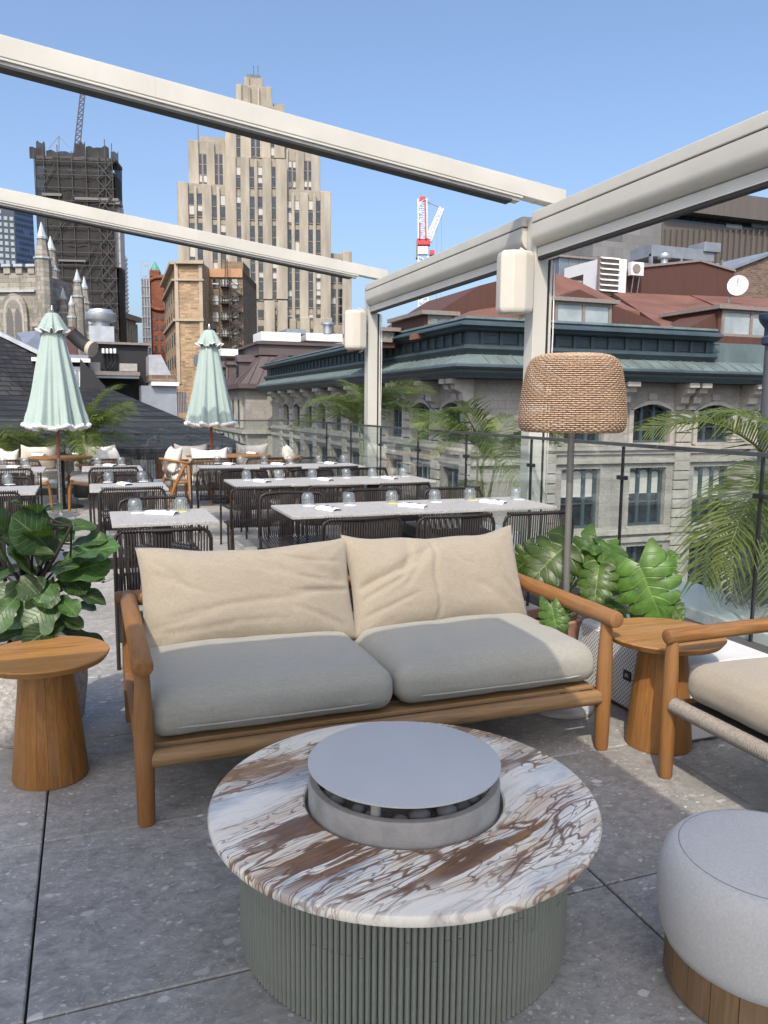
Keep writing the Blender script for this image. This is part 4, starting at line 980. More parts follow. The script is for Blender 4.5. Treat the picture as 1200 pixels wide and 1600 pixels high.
def lounge_chair():
    r_ = root('lounge_chair', (0,0,0)); W = .60
    for s in (-1, 1):
        x = s*W/2
        MB().tube([(x*1.0, .56, 0), (x, .54, .30), (x*.98, .50, .44)], [.018, .024, .022], 8).build('leg', M['teak_z'], r_, smooth='auto')
        MB().tube([(x*1.02, -.12, 0), (x, .02, .36), (x, .16, .62), (x*1.0, .26, .66)], [.018, .026, .028, .022], 8).build('leg', M['teak_z'], r_, smooth='auto')
        MB().tube([(x, .02, .36), (x, .50, .40)], .02, 8).build('side_rail', M['teak_y'], r_, smooth='auto')
    pts = [(W/2*math.cos(a)*1.03, .20-.30*math.sin(a), .66+.05*math.sin(a)) for a in [PI*k/14 for k in range(15)]]
    pts = [(W/2*1.03, .42, .655)]+pts+[(-W/2*1.03, .42, .655)]
    MB().tube(pts, .024, 10, flat=.8).build('armrest', M['teak_x'], r_, smooth=True)
    m = MB()
    for k in range(20):
        a = PI*(k+.5)/20; c, s_ = math.cos(a), math.sin(a)
        m.tube([(W/2*c*1.02, .20-.29*s_, .655+.05*s_), (W/2*c*.95, .22-.22*s_, .42)], .008, 5)
    m.build('cord_back', plain('taupe_cord', (.22,.19,.155), .8), r_, smooth=True)
    m = rbox(.285, .27, .05, .045, 14, 14, 6, .015, 3, .005); xform(m, Matrix.Translation((0, .29, .44))).build('seat_cushion', M['cream'], r_, smooth=True)
    m = pillow(.54, .42, .17, 7.7, (), 20, 16); xform(m, Matrix.Translation((0, .07, .70)) @ Matrix.Rotation(R(-20), 4, 'X') @ Matrix.Rotation(PI, 4, 'Z')).build('back_cushion', M['cream'], r_, smooth=True)
    return r_
lc = lounge_chair(); CH[lc.name] = [(k, []) for k in COL.objects if k.parent == lc]
LCH = [(1.10, 12.30, R(-78), 'teak lounge chair facing right at the near left of the oval table'), (-.75, 13.35, R(198), 'teak lounge chair at far left of the round table'), (.22, 13.25, R(150), 'teak lounge chair with pillow at far right of the round table'),
       (.34, 12.05, R(60), 'teak lounge chair at near right of the round table'), (-1.15, 12.0, R(-60), 'teak lounge chair cut off at the left edge'), (1.55, 13.3, R(180), 'teak lounge chair behind the oval table, left one'),
       (3.05, 12.35, R(72), 'teak lounge chair at the right end of the oval table beside the glass'), (2.55, 13.3, R(178), 'teak lounge chair behind the oval table, right one'), (1.66, 11.75, R(0), 'teak lounge chair with its back to the farthest long table')]
for k, (x, y, rz, lb) in enumerate(LCH):
    o = lc if k == 0 else fast_copy(lc, (x, y, 0), rz)
    o.location = (x, y, 0); o.rotation_euler = (0,0,rz); T(o, lb, 'chair', 'teak lounge chairs with cream cushions')
# ---- tableware
m = MB().lathe([(.008,.0985),(.026,.0985),(.034,.096),(.042,.086),(.049,.066),(.051,.048),(.049,.028),(.044,.010),(.040,.000),(.0385,.000),(.0425,.010),(.0475,.028),(.0495,.048),(.0475,.066),(.0405,.084),(.033,.092),(.026,.0935),(.008,.0935)], 28, cap=False)
cup_me = m.mesh('tumbler', M['cup'], smooth=True)
cos_me = MB().lathe([(.004,0),(.05,0),(.05,.0015),(.004,.0015)], 24).mesh('coaster', M['coaster'])
cosy_me = MB().lathe([(.004,0),(.05,0),(.05,.0015),(.004,.0015)], 24).mesh('coaster', M['coaster_y'])
def napkin_mesh(seed):
    rn = random.Random(seed); m = MB(); nx, ny = 18, 8
    for i in range(nx+1):
        u = -1+2*i/nx
        for j in range(ny+1):
            v = -1+2*j/ny; pinch = .55+.45*abs(u)**.6 if abs(u) < .9 else 1
            z = .006+.022*(1-v*v)**.5*(1-.3*abs(u))+.006*noise.noise(Vector((u*3+seed, v*3, 0)))
            if j in (0, ny): z = .001
            m.v.append((u*.115, v*.045*pinch+.008*math.sin(u*2.5+seed), z))
    q = ny+1; m.f = [(i*q+j, i*q+j+1, (i+1)*q+j+1, (i+1)*q+j) for i in range(nx) for j in range(ny)]
    b = len(m.v); m.v += [m.v[0], m.v[ny], m.v[nx*q], m.v[nx*q+ny]]; m.f.append((b, b+2, b+3, b+1))
    return m.mesh('napkin', M['napkin'], smooth=True)
nap = [napkin_mesh(s) for s in (1, 2.7, 5)]
prm = MB().box(-.05, -.02, -.012, .012, 0, .0015).box(-.013, -.003, -.012, .012, 0, .0015).box(.03, .06, -.014, .010, 0, .0015).mesh('print', M['print'])
CNT = {}
def top_obj(name, me, loc, rz, label, cat, group):
    o = bpy.data.objects.new(name, me); COL.objects.link(o); o.location = loc; o.rotation_euler = (0,0,rz); T(o, label, cat, group); return o
def setting(table, cups, naps, z=TZ, ang=0):
    words = ['first', 'second', 'third', 'fourth', 'fifth', 'sixth']
    for k, (x, y, c) in enumerate(cups):
        p = atz(x, y, z); lo = Vector((p.x, p.y, z+.0022))
        top_obj('tumbler', cup_me, lo, rl.uniform(0, 6), 'upturned glass tumbler, %s from left on the %s' % (words[k], table), 'glass', 'upturned tumblers on the tables')
        if c:
            top_obj('coaster', cosy_me if c == 2 else cos_me, Vector((p.x+rl.uniform(-.01,.02), p.y-rl.uniform(.01,.03), z+.0005)), 0, '%s coaster under %s tumbler from left, %s' % ('yellow' if c == 2 else 'white', words[k], table), 'coaster', 'coasters under tumblers')
    for k, (x, y) in enumerate(naps):
        p = atz(x, y, z)
        o = top_obj('napkin', nap[k % 3], Vector((p.x, p.y, z+.0008)), R(-62)+rl.uniform(-.25,.25)+ang, 'folded white napkin with dark print, %s from left on the %s' % (words[k], table), 'napkin', 'folded napkins on the tables')
        piece('print', prm, o, (0, 0, .0285), (0, 0, 0))
setting('nearest long table', [(481,790,1),(545,789,1),(612,786,2),(679,784,1),(734,781,2),(806,780,1)], [(515,797),(646,792),(771,786)])
setting('middle long table', [(385,750,1),(436,748.5,1),(488,747.5,1),(541,746.5,1),(582,745.5,1),(630,744.5,1)], [(411,753),(510,750.5),(609,748)])
setting('farthest long table', [(340,724,1),(376,724,0),(413,723.5,1),(453,723.5,0),(498,722.5,1),(537,722,0)], [(359,726),(436,726),(517,724.5)])
setting('nearest small square table', [(211,801,1),(283,798.5,2)], [(254,803)], ang=.3)
setting('second small square table', [(170,753,1),(222,752,1)], [(196,757.5)])
setting('third small square table', [(153,726.5,1),(189,726.2,1)], [(173,728)])
setting('left-edge table behind fig', [(12,757,1)], [])
setting('left-edge table by parasol', [(5,728,1),(39,728,1)], [(24,730.5)])
setting('round teak table', [(84,709,0),(107,709,0),(95,706.5,0)], [(62,711.5),(122,710)], .742)
setting('oval teak table', [(340,707,0),(358,708,0),(380,707,0)], [(325,709.5),(395,708.5)], .742)
# palms outside the rail and at the far end
z0 = .17
a = atx(572, 660, 4.25); palm(4.25, a.y, -.3, 1.55, 1.15, 15, 'feathery green palm rising behind the farther pergola post', 3, (.65,1.4))
a = atx(765, 700, 4.3); palm(4.3, a.y, -.2, .95, .95, 13, 'feathery palm outside the glass beyond the nearest long table', 8, (.55,1.4))
a = atx(715, 760, 4.25); palm(4.2, a.y+.2, -.35, .3, .7, 12, 'low bushy palm outside the glass beside the middle long table', 12, (.1,1.2))
palm(4.45, 4.05, -.5, 1.55, 1.2, 2, 'large arching palm with drooping fronds at the right edge', 21, (.5,1.2),
     [(R(170), .55, 1.25, 1), (R(205), .25, 1.15, 3), (R(190), -.15, 1.15, 2), (R(225), -.05, 1.1, 3), (R(240), .35, 1.2, 2), (R(180), -.5, .95, 3), (R(215), -.6, .95, 3), (R(185), -.2, .85, -1)])
p_ = aty(130, 655, FARY-.5); palm(p_.x, FARY-.55, 0, .75, 1.05, 18, 'yellow-green palm behind the left parasol', 31, (.25,1.3))
p_ = aty(-8, 650, FARY-.5); palm(p_.x, FARY-.6, 0, .6, .95, 14, 'dark green palm cut off at the left edge', 34, (.1,1.1))
# ================================================================== CITY
GZ = -17.0
gd = MB().box(-1500, 1500, -1500, 2500, GZ-1, GZ).build('street_ground', plain('asphalt', (.05,.05,.052), .9, scale=.5, bump=.3, bscale=3)); T(gd, kind='structure')
M['stone'] = block_mat('grey_limestone', (.315,.297,.265), (.21,.197,.175), 1.3, .42, .008, .10, .85, .45, .25)
M['stone_trim'] = plain('limestone_trim', (.36,.335,.29), .85, vary=.2, scale=1.5, bump=.3, bscale=12)
M['deco'] = block_mat('deco_limestone', (.345,.31,.25), (.29,.26,.21), 2.2, 1.2, .03, .09, .85, .42, .1)
M['deco_pier'] = plain('deco_pier_stone', (.36,.32,.255), .85, vary=.34, scale=.45, bump=.1, stretch=(1,1,.18))
M['teal'] = plain('dark_teal_metal', (.045,.068,.078), .5, .1, vary=.25, scale=.8); M['patina'] = plain('patinated_copper', (.115,.155,.155), .55, .1, vary=.3, scale=1.0, stretch=(1,1,.4))
M['patina_l'] = plain('pale_copper_seam', (.145,.185,.18), .55, .1, vary=.3, scale=.8); M['teal_frame'] = plain('teal_frame', (.05,.075,.085), .5)
M['wglass'] = window_mat('dark_window'); M['sglass'] = window_mat('sky_reflection_window', (.30,.35,.36), .06, .2); M['blind'] = plain('pale_blind', (.5,.49,.45), .8, vary=.1)  # pale panes carry the sky's reflection in their base colour
M['brown'] = plain('brown_membrane', (.165,.073,.05), .85, vary=.3, scale=.35, bump=.3, bscale=5); M['brown_d'] = plain('brown_cladding', (.085,.036,.026), .75, vary=.15, scale=.5, stretch=(6,6,.4))
M['fascia'] = plain('grey_brown_fascia', (.22,.19,.17), .7); M['roof_grey'] = plain('roof_steel', (.26,.28,.31), .5, .4, vary=.15, scale=1); M['steel_l'] = plain('galvanised', (.50,.52,.54), .4, .7, vary=.2, scale=2)
M['unit'] = plain('white_unit', (.74,.74,.73), .5, vary=.05); M['mansard'] = plain('purple_brown_metal', (.105,.08,.078), .55, .1, vary=.18, scale=.5, stretch=(1,1,.3))
M['slate'] = block_mat('dark_slate', (.030,.030,.033), (.010,.010,.011), .30, .13, .016, .35, .7, .4, .9); M['tar'] = plain('black_brick_paint', (.018,.018,.02), .75, vary=.3, scale=2, bump=.5, bscale=20)
M['granite'] = block_mat('grey_granite', (.20,.20,.195), (.15,.15,.145), 2.4, 1.3, .03, .12, .7, .3, .1); M['ribbed'] = plain('ribbed_brown_metal', (.115,.10,.088), .6, vary=.22, scale=1.2, stretch=(9,9,.02))
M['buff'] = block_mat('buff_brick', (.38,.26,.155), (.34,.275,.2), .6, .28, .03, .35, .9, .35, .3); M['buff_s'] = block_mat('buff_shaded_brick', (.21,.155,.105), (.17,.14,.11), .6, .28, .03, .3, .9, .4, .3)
M['buff_trim'] = plain('buff_stone_trim', (.40,.335,.245), .85, vary=.15, scale=.5); M['red'] = block_mat('red_sandstone', (.24,.085,.05), (.16,.06,.04), 1.2, .5, .03, .2, .9, .4, .3)
M['brick_far'] = block_mat('weathered_brick', (.17,.115,.085), (.2,.17,.14), .5, .2, .025, .35, .9, .4, .4); M['churchstone'] = block_mat('church_stone', (.30,.275,.235), (.2,.185,.16), 1.1, .5, .03, .25, .9, .6, .4)
M['spire'] = plain('pale_lead_spire', (.42,.46,.47), .5, .2, vary=.12, scale=1.5); M['copper'] = plain('green_copper', (.10,.30,.20), .6, vary=.2, scale=1)
M['scaf'] = plain('scaffold_steel', (.16,.15,.14), .6, .3); M['crane_w'] = plain('white_crane', (.75,.75,.75), .5); M['crane_r'] = plain('red_crane', (.55,.05,.06), .5)
def par(m, pl, pts_, o0, o1):
    """px outline on a wall plane, extruded between two offsets"""
    P = [pl.hit(x, y) for x, y in pts_]; m.prism([p+pl.n*o1 for p in P], -pl.n*(o1-o0)); return m
# ------------------------------------------------ grey stone corner building
XB, YB = 18.0, 36.0
PRt = Plane((XB, YB, 0), (1,0)); PLf = Plane((XB, YB, 0), (0,1))
sb = root('stone_building', (XB+12, YB+20, GZ), 'grey limestone corner building with dark teal cornice and arched windows', 'building')
zz = lambda y: PRt.Z(1000, y)
UEND_R, UEND_L = 46.0, 46.0
U_TOP = PRt.U(1106, 515)
def sweep(prof, mat, name, parent, ur=UEND_R, ul=UEND_L, smooth=False):
    m = MB(); n = len(prof); vs = []
    for o, z in prof: vs.append((XB-o, YB+ul, z))
    for o, z in prof: vs.append((XB-o, YB-o, z))
    for o, z in prof: vs.append((XB+ur, YB-o, z))
    fs = [(s*n+i, s*n+(i+1)%n, (s+1)*n+(i+1)%n, (s+1)*n+i) for s in (0,1) for i in range(n)]+[tuple(range(n))[::-1], tuple(range(2*n, 3*n))]
    m.add(vs, fs); return m.build(name, mat, parent)
zt = zz(510.5)
cor = sweep([(-2, zt), (.78, zt), (.82, zz(514)), (.70, zz(516)), (.70, zz(517)), (-2, zz(517))], M['patina'], 'parapet_cap', sb, U_TOP)
sweep([(-2, zz(517.2)), (.9, zz(517.2)), (1.25, zz(522)), (1.28, zz(524.5)), (.95, zz(527)), (.92, zz(529)), (.70, zz(531)), (-2, zz(531))], M['teal'], 'upper_cornice', sb, U_TOP)
sweep([(-2, zz(517.0)), (.68, zz(516.6)), (1.24, zz(521.8)), (1.2, zz(521.9)), (-2, zz(517.1))], M['patina'], 'cornice_flashing', cor, U_TOP)
fz = sweep([(-2, zz(531.2)), (.50, zz(531.2)), (.50, zz(550)), (-2, zz(550))], M['teal'], 'frieze', sb, U_TOP)
sweep([(-2, zz(550.2)), (.72, zz(550.2)), (.86, zz(553)), (.88, zz(556)), (.70, zz(560)), (.66, zz(563)), (-2, zz(563))], M['teal'], 'frieze_ledge', sb, U_TOP)
sweep([(-2, zz(563.2)), (.62, zz(563.2)), (1.62, zz(578)), (1.62, zz(579.4)), (-2, zz(579.4))], M['patina_l'], 'skirt_roof', sb)
sweep([(-2, zz(579.6)), (1.70, zz(579.6)), (1.78, zz(583)), (1.50, zz(587)), (1.50, zz(590)), (1.30, zz(594)), (1.25, zz(597.5)), (-2, zz(597.5))], M['teal'], 'gutter_cornice', sb)
hp = zz(532)-zz(549.5)
dv = MB().box(-.09, .09, -.12, 0, 0, hp).mesh('frieze_divider', M['teal']); fr_ = MB().box(-.40, .40, -.05, 0, .12*hp, .20*hp).box(-.40, .40, -.05, 0, .80*hp, .88*hp).mesh('panel_moulding', M['teal'])
fo = WO[fz.name]
k = 0; u = .2
while u < U_TOP-.3:
    piece('frieze_divider', dv, fz, Vector((XB+u, YB-.50, zz(549.5)))-fo); piece('panel_moulding', fr_, fz, Vector((XB+u+.53, YB-.50, zz(549.5)))-fo); u += 1.06
u = .2
while u < 44:
    piece('frieze_divider', dv, fz, Vector((XB-.50, YB+u, zz(549.5)))-fo, (0,0,-PI/2)); piece('panel_moulding', fr_, fz, Vector((XB-.50, YB+u+.53, zz(549.5)))-fo, (0,0,-PI/2)); u += 1.06
seamm = MB().prism([(0,-.64,zz(563.6)-zz(578)),(0,-1.62,0),(0,-1.62,.05),(0,-.64,zz(563.6)-zz(578)+.05)], (.05,0,0)).mesh('roof_seam', M['patina_l'])
sko = [o for o in COL.objects if o.name.startswith('skirt_roof')][0]; so = WO[sko.name]
for k in range(56):
    if k*.8 < UEND_R-1: piece('roof_seam', seamm, sko, Vector((XB+.1+k*.8, YB, zz(578)))-so)
    piece('roof_seam', seamm, sko, Vector((XB, YB+.1+k*.8, zz(578)))-so, (0,0,-PI/2))
# walls with real openings
f1 = (zz(692), zz(640), zz(631.5)); f2 = (zz(822), zz(731)); f3 = (zz(945), zz(853)); ft_ = f2[0]-f3[0]
f4 = (f3[0]-4.2, f3[1]-4.2); HW = 1.22; BAY = 4.36
U0R = PRt.U(1017, 660); usR = [U0R+BAY*k for k in range(-3, 5)]
usR = [u for u in usR if u > 3]; usL = [2.05+4.15*k for k in range(10)]
def facade(pl, us, u_end, ncol):
    m = MB(); DP = .55; zc = zz(598); s0 = 0 if pl is PRt else .553
    def bx(u0, u1, z0, z1, o1=0): m.pbox(pl, u0, u1, z0, z1, -DP, o1)
    bx(s0, u_end, f1[2]+.12, zc)
    lv = [(f1[0], f1[2]+.12), f2, f3, f4]; prev = None
    for i, (a, b) in enumerate(lv):
        nxt = lv[i+1][1] if i+1 < len(lv) else GZ
        bx(s0, u_end, nxt, a)
        e = [s0]
        for u in us: e += [u-HW, u+HW]
        e.append(u_end)
        for q in range(0, len(e), 2): bx(e[q], e[q+1], a, b)
    for u in us:      # segmental arch heads
        arc = [(u-HW+2*HW*t/10, f1[1]+(f1[2]-f1[1])*math.sin(PI*t/10)) for t in range(11)]
        poly = arc+[(u+HW, f1[2]+.12), (u-HW, f1[2]+.12)]
        m.prism([pl.P(a, b, 0) for a, b in poly], -pl.n*DP)
    w_ = m.build('wall', M['stone'], sb)
    # mouldings
    for (ya, yb, o) in ((697, 703, .22), (703, 709, .10), (716, 723, .16), (826, 833, .25), (838, 846, .14)):
        MB().pbox(pl, 0, u_end, zz(yb), zz(ya), .002, o).build('string_course', M['stone_trim'], w_)
    for i, u in enumerate(us):
        ring = []
        for t in range(13): ring.append((u-HW*1.13+2*HW*1.13*t/12, f1[1]+(f1[2]+.20-f1[1])*math.sin(PI*t/12)+.02))
        inn = [(u-HW+2*HW*t/12, f1[1]+(f1[2]-f1[1])*math.sin(PI*t/12)) for t in range(13)]
        mm = MB(); poly = ring+inn[::-1]
        nn = 13
        vs = [pl.P(a, b, .003) for a, b in ring]+[pl.P(a, b, .003) for a, b in inn]+[pl.P(a, b, .16) for a, b in ring]+[pl.P(a, b, .16) for a, b in inn]
        fs = []
        for t in range(12): fs += [(t, t+1, nn*2+t+1, nn*2+t), (nn+t, nn*3+t, nn*3+t+1, nn+t+1), (nn*2+t, nn*2+t+1, nn*3+t+1, nn*3+t)]
        mm.add(vs, fs); mm.build('arch_moulding', M['stone_trim'], w_)
        MB().pbox(pl, u-.28, u+.28, f1[2]+.22, f1[2]+.62, .003, .10).build('medallion', M['stone_trim'], w_, bevel=.08)
        # pilaster strips beside the windows
        for s in (-1, 1):
            MB().pbox(pl, u+s*(HW+.16)-.14, u+s*(HW+.16)+.14, f1[0]-.1, f1[1]-.02, .003, .13).build('jamb', M['stone_trim'], w_)
        for lvl, (a, b) in enumerate(((f1[0], f1[2]), f2, f3, f4)):
            wd = root_child('window', sb)
            MB().pbox(pl, u-HW-.01, u+HW+.01, a, b, -.50, -.46).build('pane', M['wglass'], wd)
            fm = MB()
            for f in (-1, -.36, .36, 1):
                fm.pbox(pl, u+f*(HW-.1)-.09, u+f*(HW-.1)+.09, a, b, -.455, -.30)
            fm.pbox(pl, u-HW, u+HW, a, a+.14, -.455, -.28)
            fm.pbox(pl, u-HW, u+HW, a+(b-a)*.40, a+(b-a)*.40+.07, -.455, -.34)
            for c in (-.68, 0, .68):
                r2 = .34*HW*.9; zc2 = b-(.28 if lvl == 0 else .08)-r2*(1.0 if c == 0 else 1.25)
                pts = [pl.P(u+c*(HW-.1)+r2*math.cos(PI*t/8), zc2+r2*math.sin(PI*t/8), -.40) for t in range(9)]
                fm.tube(pts, .05, 4)
            fm.build('frame', M['teal_frame'], wd)
            if lvl == 1 and random.random() < .8:
                MB().pbox(pl, u-HW+.1, u+HW-.1, a+(b-a)*random.uniform(.3,.55), b, -.4595, -.457).build('blind', M['blind'], wd)
            MB().pbox(pl, u-HW-.15, u+HW+.15, a-.16, a-.002, -.3, .20).build('sill', M['stone_trim'], wd)
    # console brackets and quoined piers
    zb = zz(598); hb = zz(598)-zz(640)
    pr = [(.003, 0), (1.22, 0), (1.22, -.16*hb), (1.05, -.22*hb), (1.0, -.36*hb), (.62, -.50*hb), (.55, -.74*hb), (.26, -.84*hb), (.22, -1.0*hb), (.003, -1.0*hb)]
    edges = [(us[i]+us[i+1])/2 for i in range(len(us)-1)]+[us[0]-BAY/2, us[-1]+BAY/2]
    for j, u in enumerate(sorted(edges)):
        if u < .4: u = .45
        if u > u_end: continue
        for dx in ((-.42, .42) if j % 2 == 0 else (0,)):
            w2 = .26 if j % 2 == 0 else .34
            b = MB().prism([pl.P(u+dx-w2, zb+z, o) for o, z in pr], pl.u*2*w2).build('bracket', M['stone_trim'], w_)
            MB().pbox(pl, u+dx-w2-.06, u+dx+w2+.06, zb-.17*hb, zb-.01, .10, 1.28).build('bracket_cap', M['stone_trim'], w_)
        if j % 2 == 0 or pl is PLf:
            z = zz(646)
            while z > zz(1150):
                MB().pbox(pl, u-.52, u+.52, z-.50, z-.03, .003, .17).build('quoin_block', M['stone_trim'], w_, bevel=.03); z -= .53
    return w_
def root_child(name, parent):
    o = bpy.data.objects.new(name, None); COL.objects.link(o); o.parent = parent; o.empty_display_size = .1; WO[o.name] = WO[parent.name]; return o
facade(PRt, usR, UEND_R, 0); facade(PLf, usL, UEND_L, 0)
MB().box(XB+.58, XB+UEND_R, YB+.58, YB+UEND_L, GZ, zz(580)).build('core', M['tar'], sb)
# set-back attic on the right wing
MB().box(XB+U_TOP+.02, XB+UEND_R, YB-.3, YB+3, zz(563), zz(531)).build('attic_wall', M['patina'], sb)
MB().box(XB-.2, XB+UEND_R, YB+.1, YB+UEND_L, zz(550), zz(512)-.2).build('roof_deck', M['brown_d'], sb)
# brown roofs and dormers
pA = Plane((0, 41, 0), (1,0)); pB = Plane((0, 50, 0), (1,0)); pC = Plane((0, 56, 0), (1,0)); pD = Plane((0, 39, 0), (1,0))
par(MB(), pB, [(600,540),(686,486),(750,446),(773,440),(868,428),(905,442),(1062,512),(1062,540)], -9, 0).build('gable_roof', M['brown_d'], sb)
def quad(mat, name, pts_, th=.25):
    P = [aty(x, y, Y) for x, y, Y in pts_]; MB().prism(P, (0, 0, -th)).build(name, mat, sb)
quad(M['brown'], 'roof_slope', [(640,524,40),(735,486,49.9),(773,477,49.9),(866,466,49.9),(862,505,40),(745,505,40)])
quad(M['brown'], 'roof_slope', [(868,427,49.8),(906,441,49.8),(1000,487,44),(866,470,44)])
quad(M['brown'], 'roof_slope', [(955,456,55),(1078,462,55),(1128,482,43.5),(1062,514,39.5),(1040,514,39.5)])
quad(M['brown'], 'roof_slope', [(1079,461,55),(1215,467,55),(1215,484,42.5),(1130,482,42.5)])
par(MB(), pA, [(866,468),(905,452),(948,472),(1050,513),(866,513)], -1.2, 0).build('gable_side', M['brown_d'], sb)
def dormer(x0, x1, y0, y1, Y, side=None):
    pl = Plane((0, Y, 0), (1,0)); u0, u1, z0, z1 = pl.rect(x0, y0, x1, y1); d = root_child('dormer', sb)
    MB().pbox(pl, u0-.25, u1+.25, z0-.4, z1, -5, -.02).build('dormer_body', M['brown_d'], d)
    MB().pbox(pl, u0-.55, u1+.45, z1+.002, z1+.22, -5, .35).build('dormer_roof', M['fascia'], d)
    fm = MB()
    for t in (0, .5, 1): fm.pbox(pl, u0+(u1-u0)*t-.09, u0+(u1-u0)*t+.09, z0, z1, 0, .12)
    fm.pbox(pl, u0, u1, z1-.16, z1-.004, 0, .11); fm.pbox(pl, u0, u1, z0-.1, z0+.1, 0, .15); fm.build('frame', M['fascia'], d)
    MB().pbox(pl, u0, u1, z0, z1, -.015, .03).build('pane', M['sglass'], d)
dormer(868, 952, 473, 508, 39.2); dormer(1128, 1215, 486, 526, 38.0); dormer(670, 703, 493, 520, 40.5); dormer(590, 612, 518, 532, 44)
par(MB(), Plane((0, 38.2, 0), (1,0)), [(1073,514),(1124,486),(1124,530),(1100,528)], -3, 0).build('dormer_cheek', M['brown_d'], sb)
par(MB(), pC, [(950,440),(985,419),(1093,408),(1146,424),(1150,470),(950,470)], -9, 0).build('penthouse', M['brown_d'], sb)
par(MB(), pC, [(948,438),(985,416.5),(1093,405.5),(1148,422),(1148,425),(1093,409),(985,420),(948,441.5)], -9, .15).build('penthouse_coping', M['fascia'], sb)
# rooftop kit
def thing_box(name, mat, pl, rect, depth, label, cat, bevel=0):
    r_ = MB().pbox(pl, *pl.rect(*rect), -depth, 0).build(name, mat, None, bevel=bevel); T(r_, label, cat); return r_
pE = Plane((0, 54.5, 0), (1,0)); u0, u1, z0, z1 = pE.rect(946, 404, 1012, 440)
lu = root('louvred_unit', tuple(pE.P((u0+u1)/2, z0, -1.5)), 'white louvred ventilation unit left of the brown penthouse', 'ventilation unit')
MB().pbox(pE, u0, u1*.55+u0*.45, z0-1.2, z1, -3, -.3).build('housing', M['unit'], lu); MB().pbox(pE, u0+.1, u1, z0+.9, z1+.05, -6, -3.01).build('housing', M['unit'], lu)
uL0, uL1 = pE.U(936, 430), pE.U(966, 430)
for k in range(7):
    z = z1-.05-k*(z1-z0+1.1)/7; MB().prism([pE.P(uL0, z, .1), pE.P(uL0, z-.12, .35), pE.P(uL0, z-.17, .35), pE.P(uL0, z-.05, .1)], pE.u*(uL1-uL0)).build('louvre', M['unit'], lu)
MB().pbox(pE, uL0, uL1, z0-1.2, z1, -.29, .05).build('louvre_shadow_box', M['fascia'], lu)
pF = Plane((0, 55.5, 0), (1,0)); u0, u1, z0, z1 = pF.rect(981, 411, 1000, 432)
ac_ = root('air_conditioner', tuple(pF.P((u0+u1)/2, z0, 0)), 'small white air conditioner with round fan on the penthouse wall', 'air conditioner')
MB().pbox(pF, u0, u1, z0, z1, 0, .5).build('case', M['unit'], ac_, bevel=.03)
c = pF.P(u0+(u1-u0)*.38, (z0+z1)/2, .51); MB().tube([c, c+pF.n*.03], (z1-z0)*.36, 20).build('fan_grille', M['fascia'], ac_)
for t in (.3, .8): MB().bar(pF.P(u0+(u1-u0)*t, z0, .3), pF.P(u0+(u1-u0)*t, z0-1.6, .02), .06, .06).build('strut', M['steel_l'], ac_)
pG = Plane((0, 60, 0), (1,0)); u0, u1, z0, z1 = pG.rect(1018, 382, 1132, 396)
chl = root('chiller', tuple(pG.P((u0+u1)/2, z0-1, -1)), 'long grey rooftop chiller on legs above the penthouse', 'chiller')
MB().pbox(pG, u0, u1*.86+u0*.14, z0-.5, z1-.3, -3, 0).build('casing', M['roof_grey'], chl); MB().pbox(pG, u0+(u1-u0)*.70, u0+(u1-u0)*.93, z1-.5, z1+.35, -2, .2).build('control_box', M['roof_grey'], chl, bevel=.05)
for t in (0, .2, .4, .6, .8, .97): MB().pbox(pG, u0+(u1-u0)*t, u0+(u1-u0)*t+.18, z0-2.2, z0-.3, -.3, .03).build('leg', M['roof_grey'], chl)
pp = aty(1038, 410, 58); vt = root('roof_vent', tuple(pp), 'silver mushroom vent on the penthouse roof', 'vent')
MB().lathe([(.30,-.3),(.30,.3),(.55,.32),(.58,.42),(.45,.46),(.47,.62),(.40,.74),(.02,.78)], 20, tuple(pp)).build('cap', M['steel_l'], vt, smooth='auto')
pp = aty(1153, 446, 47); dsh = root('satellite_dish', tuple(pp+Vector((.2,1,-1.2))), 'white satellite dish at the right of the brown roof', 'satellite dish')
nrm = (CAM-pp+Vector((-6,0,10))).normalized(); tv = nrm.cross(Vector((0,0,1))).normalized(); bv = nrm.cross(tv); m = MB(); n = 28
for i, rr in enumerate((.02, .3, .55, .70, .72)):
    for k in range(n): m.v.append(tuple(pp+(tv*math.cos(2*PI*k/n)+bv*math.sin(2*PI*k/n))*rr+nrm*(.22*rr*rr)))
m.f = [(i*n+k, i*n+(k+1)%n, (i+1)*n+(k+1)%n, (i+1)*n+k) for i in range(4) for k in range(n)]
m.build('reflector', M['unit'], dsh, smooth=True)
MB().tube([pp, pp+Vector((.2,1,-.7)), pp+Vector((.2,1,-1.6))], .06, 8).build('mast', M['steel_l'], dsh); MB().tube([pp-bv*.65, pp+nrm*.55-bv*.1], .03, 6).build('feed_arm', M['steel_l'], dsh)
bk = root('brick_building', tuple(aty(1180, 470, 64)), 'weathered brown brick wall building behind the satellite dish', 'building')
pH = Plane((0, 64, 0), (1,0)); par(MB(), pH, [(1128,425),(1215,393),(1215,480),(1128,480)], -20, 0).build('wall', M['brick_far'], bk)
par(MB(), pH, [(1126,424),(1215,390),(1215,394),(1126,428)], -20, .3).build('coping', M['roof_grey'], bk)
sk_ = root('skylight_house', tuple(aty(905, 450, 63)), 'grey metal-clad rooftop house behind the brown roof', 'rooftop house')
pI = Plane((0, 63, 0), (1,0)); MB().pbox(pI, *pI.rect(873, 404, 945, 470), -6, 0).build('cladding', plain('zinc_panel', (.24,.27,.30), .45, .5, vary=.25, scale=.5), sk_)
for x in (873, 889, 905, 922, 940): 
    a, b, c_, d = pI.rect(x-.8, 404, x+.8, 470); MB().pbox(pI, a, b, c_, d, 0, .08).build('seam', M['roof_grey'], sk_)
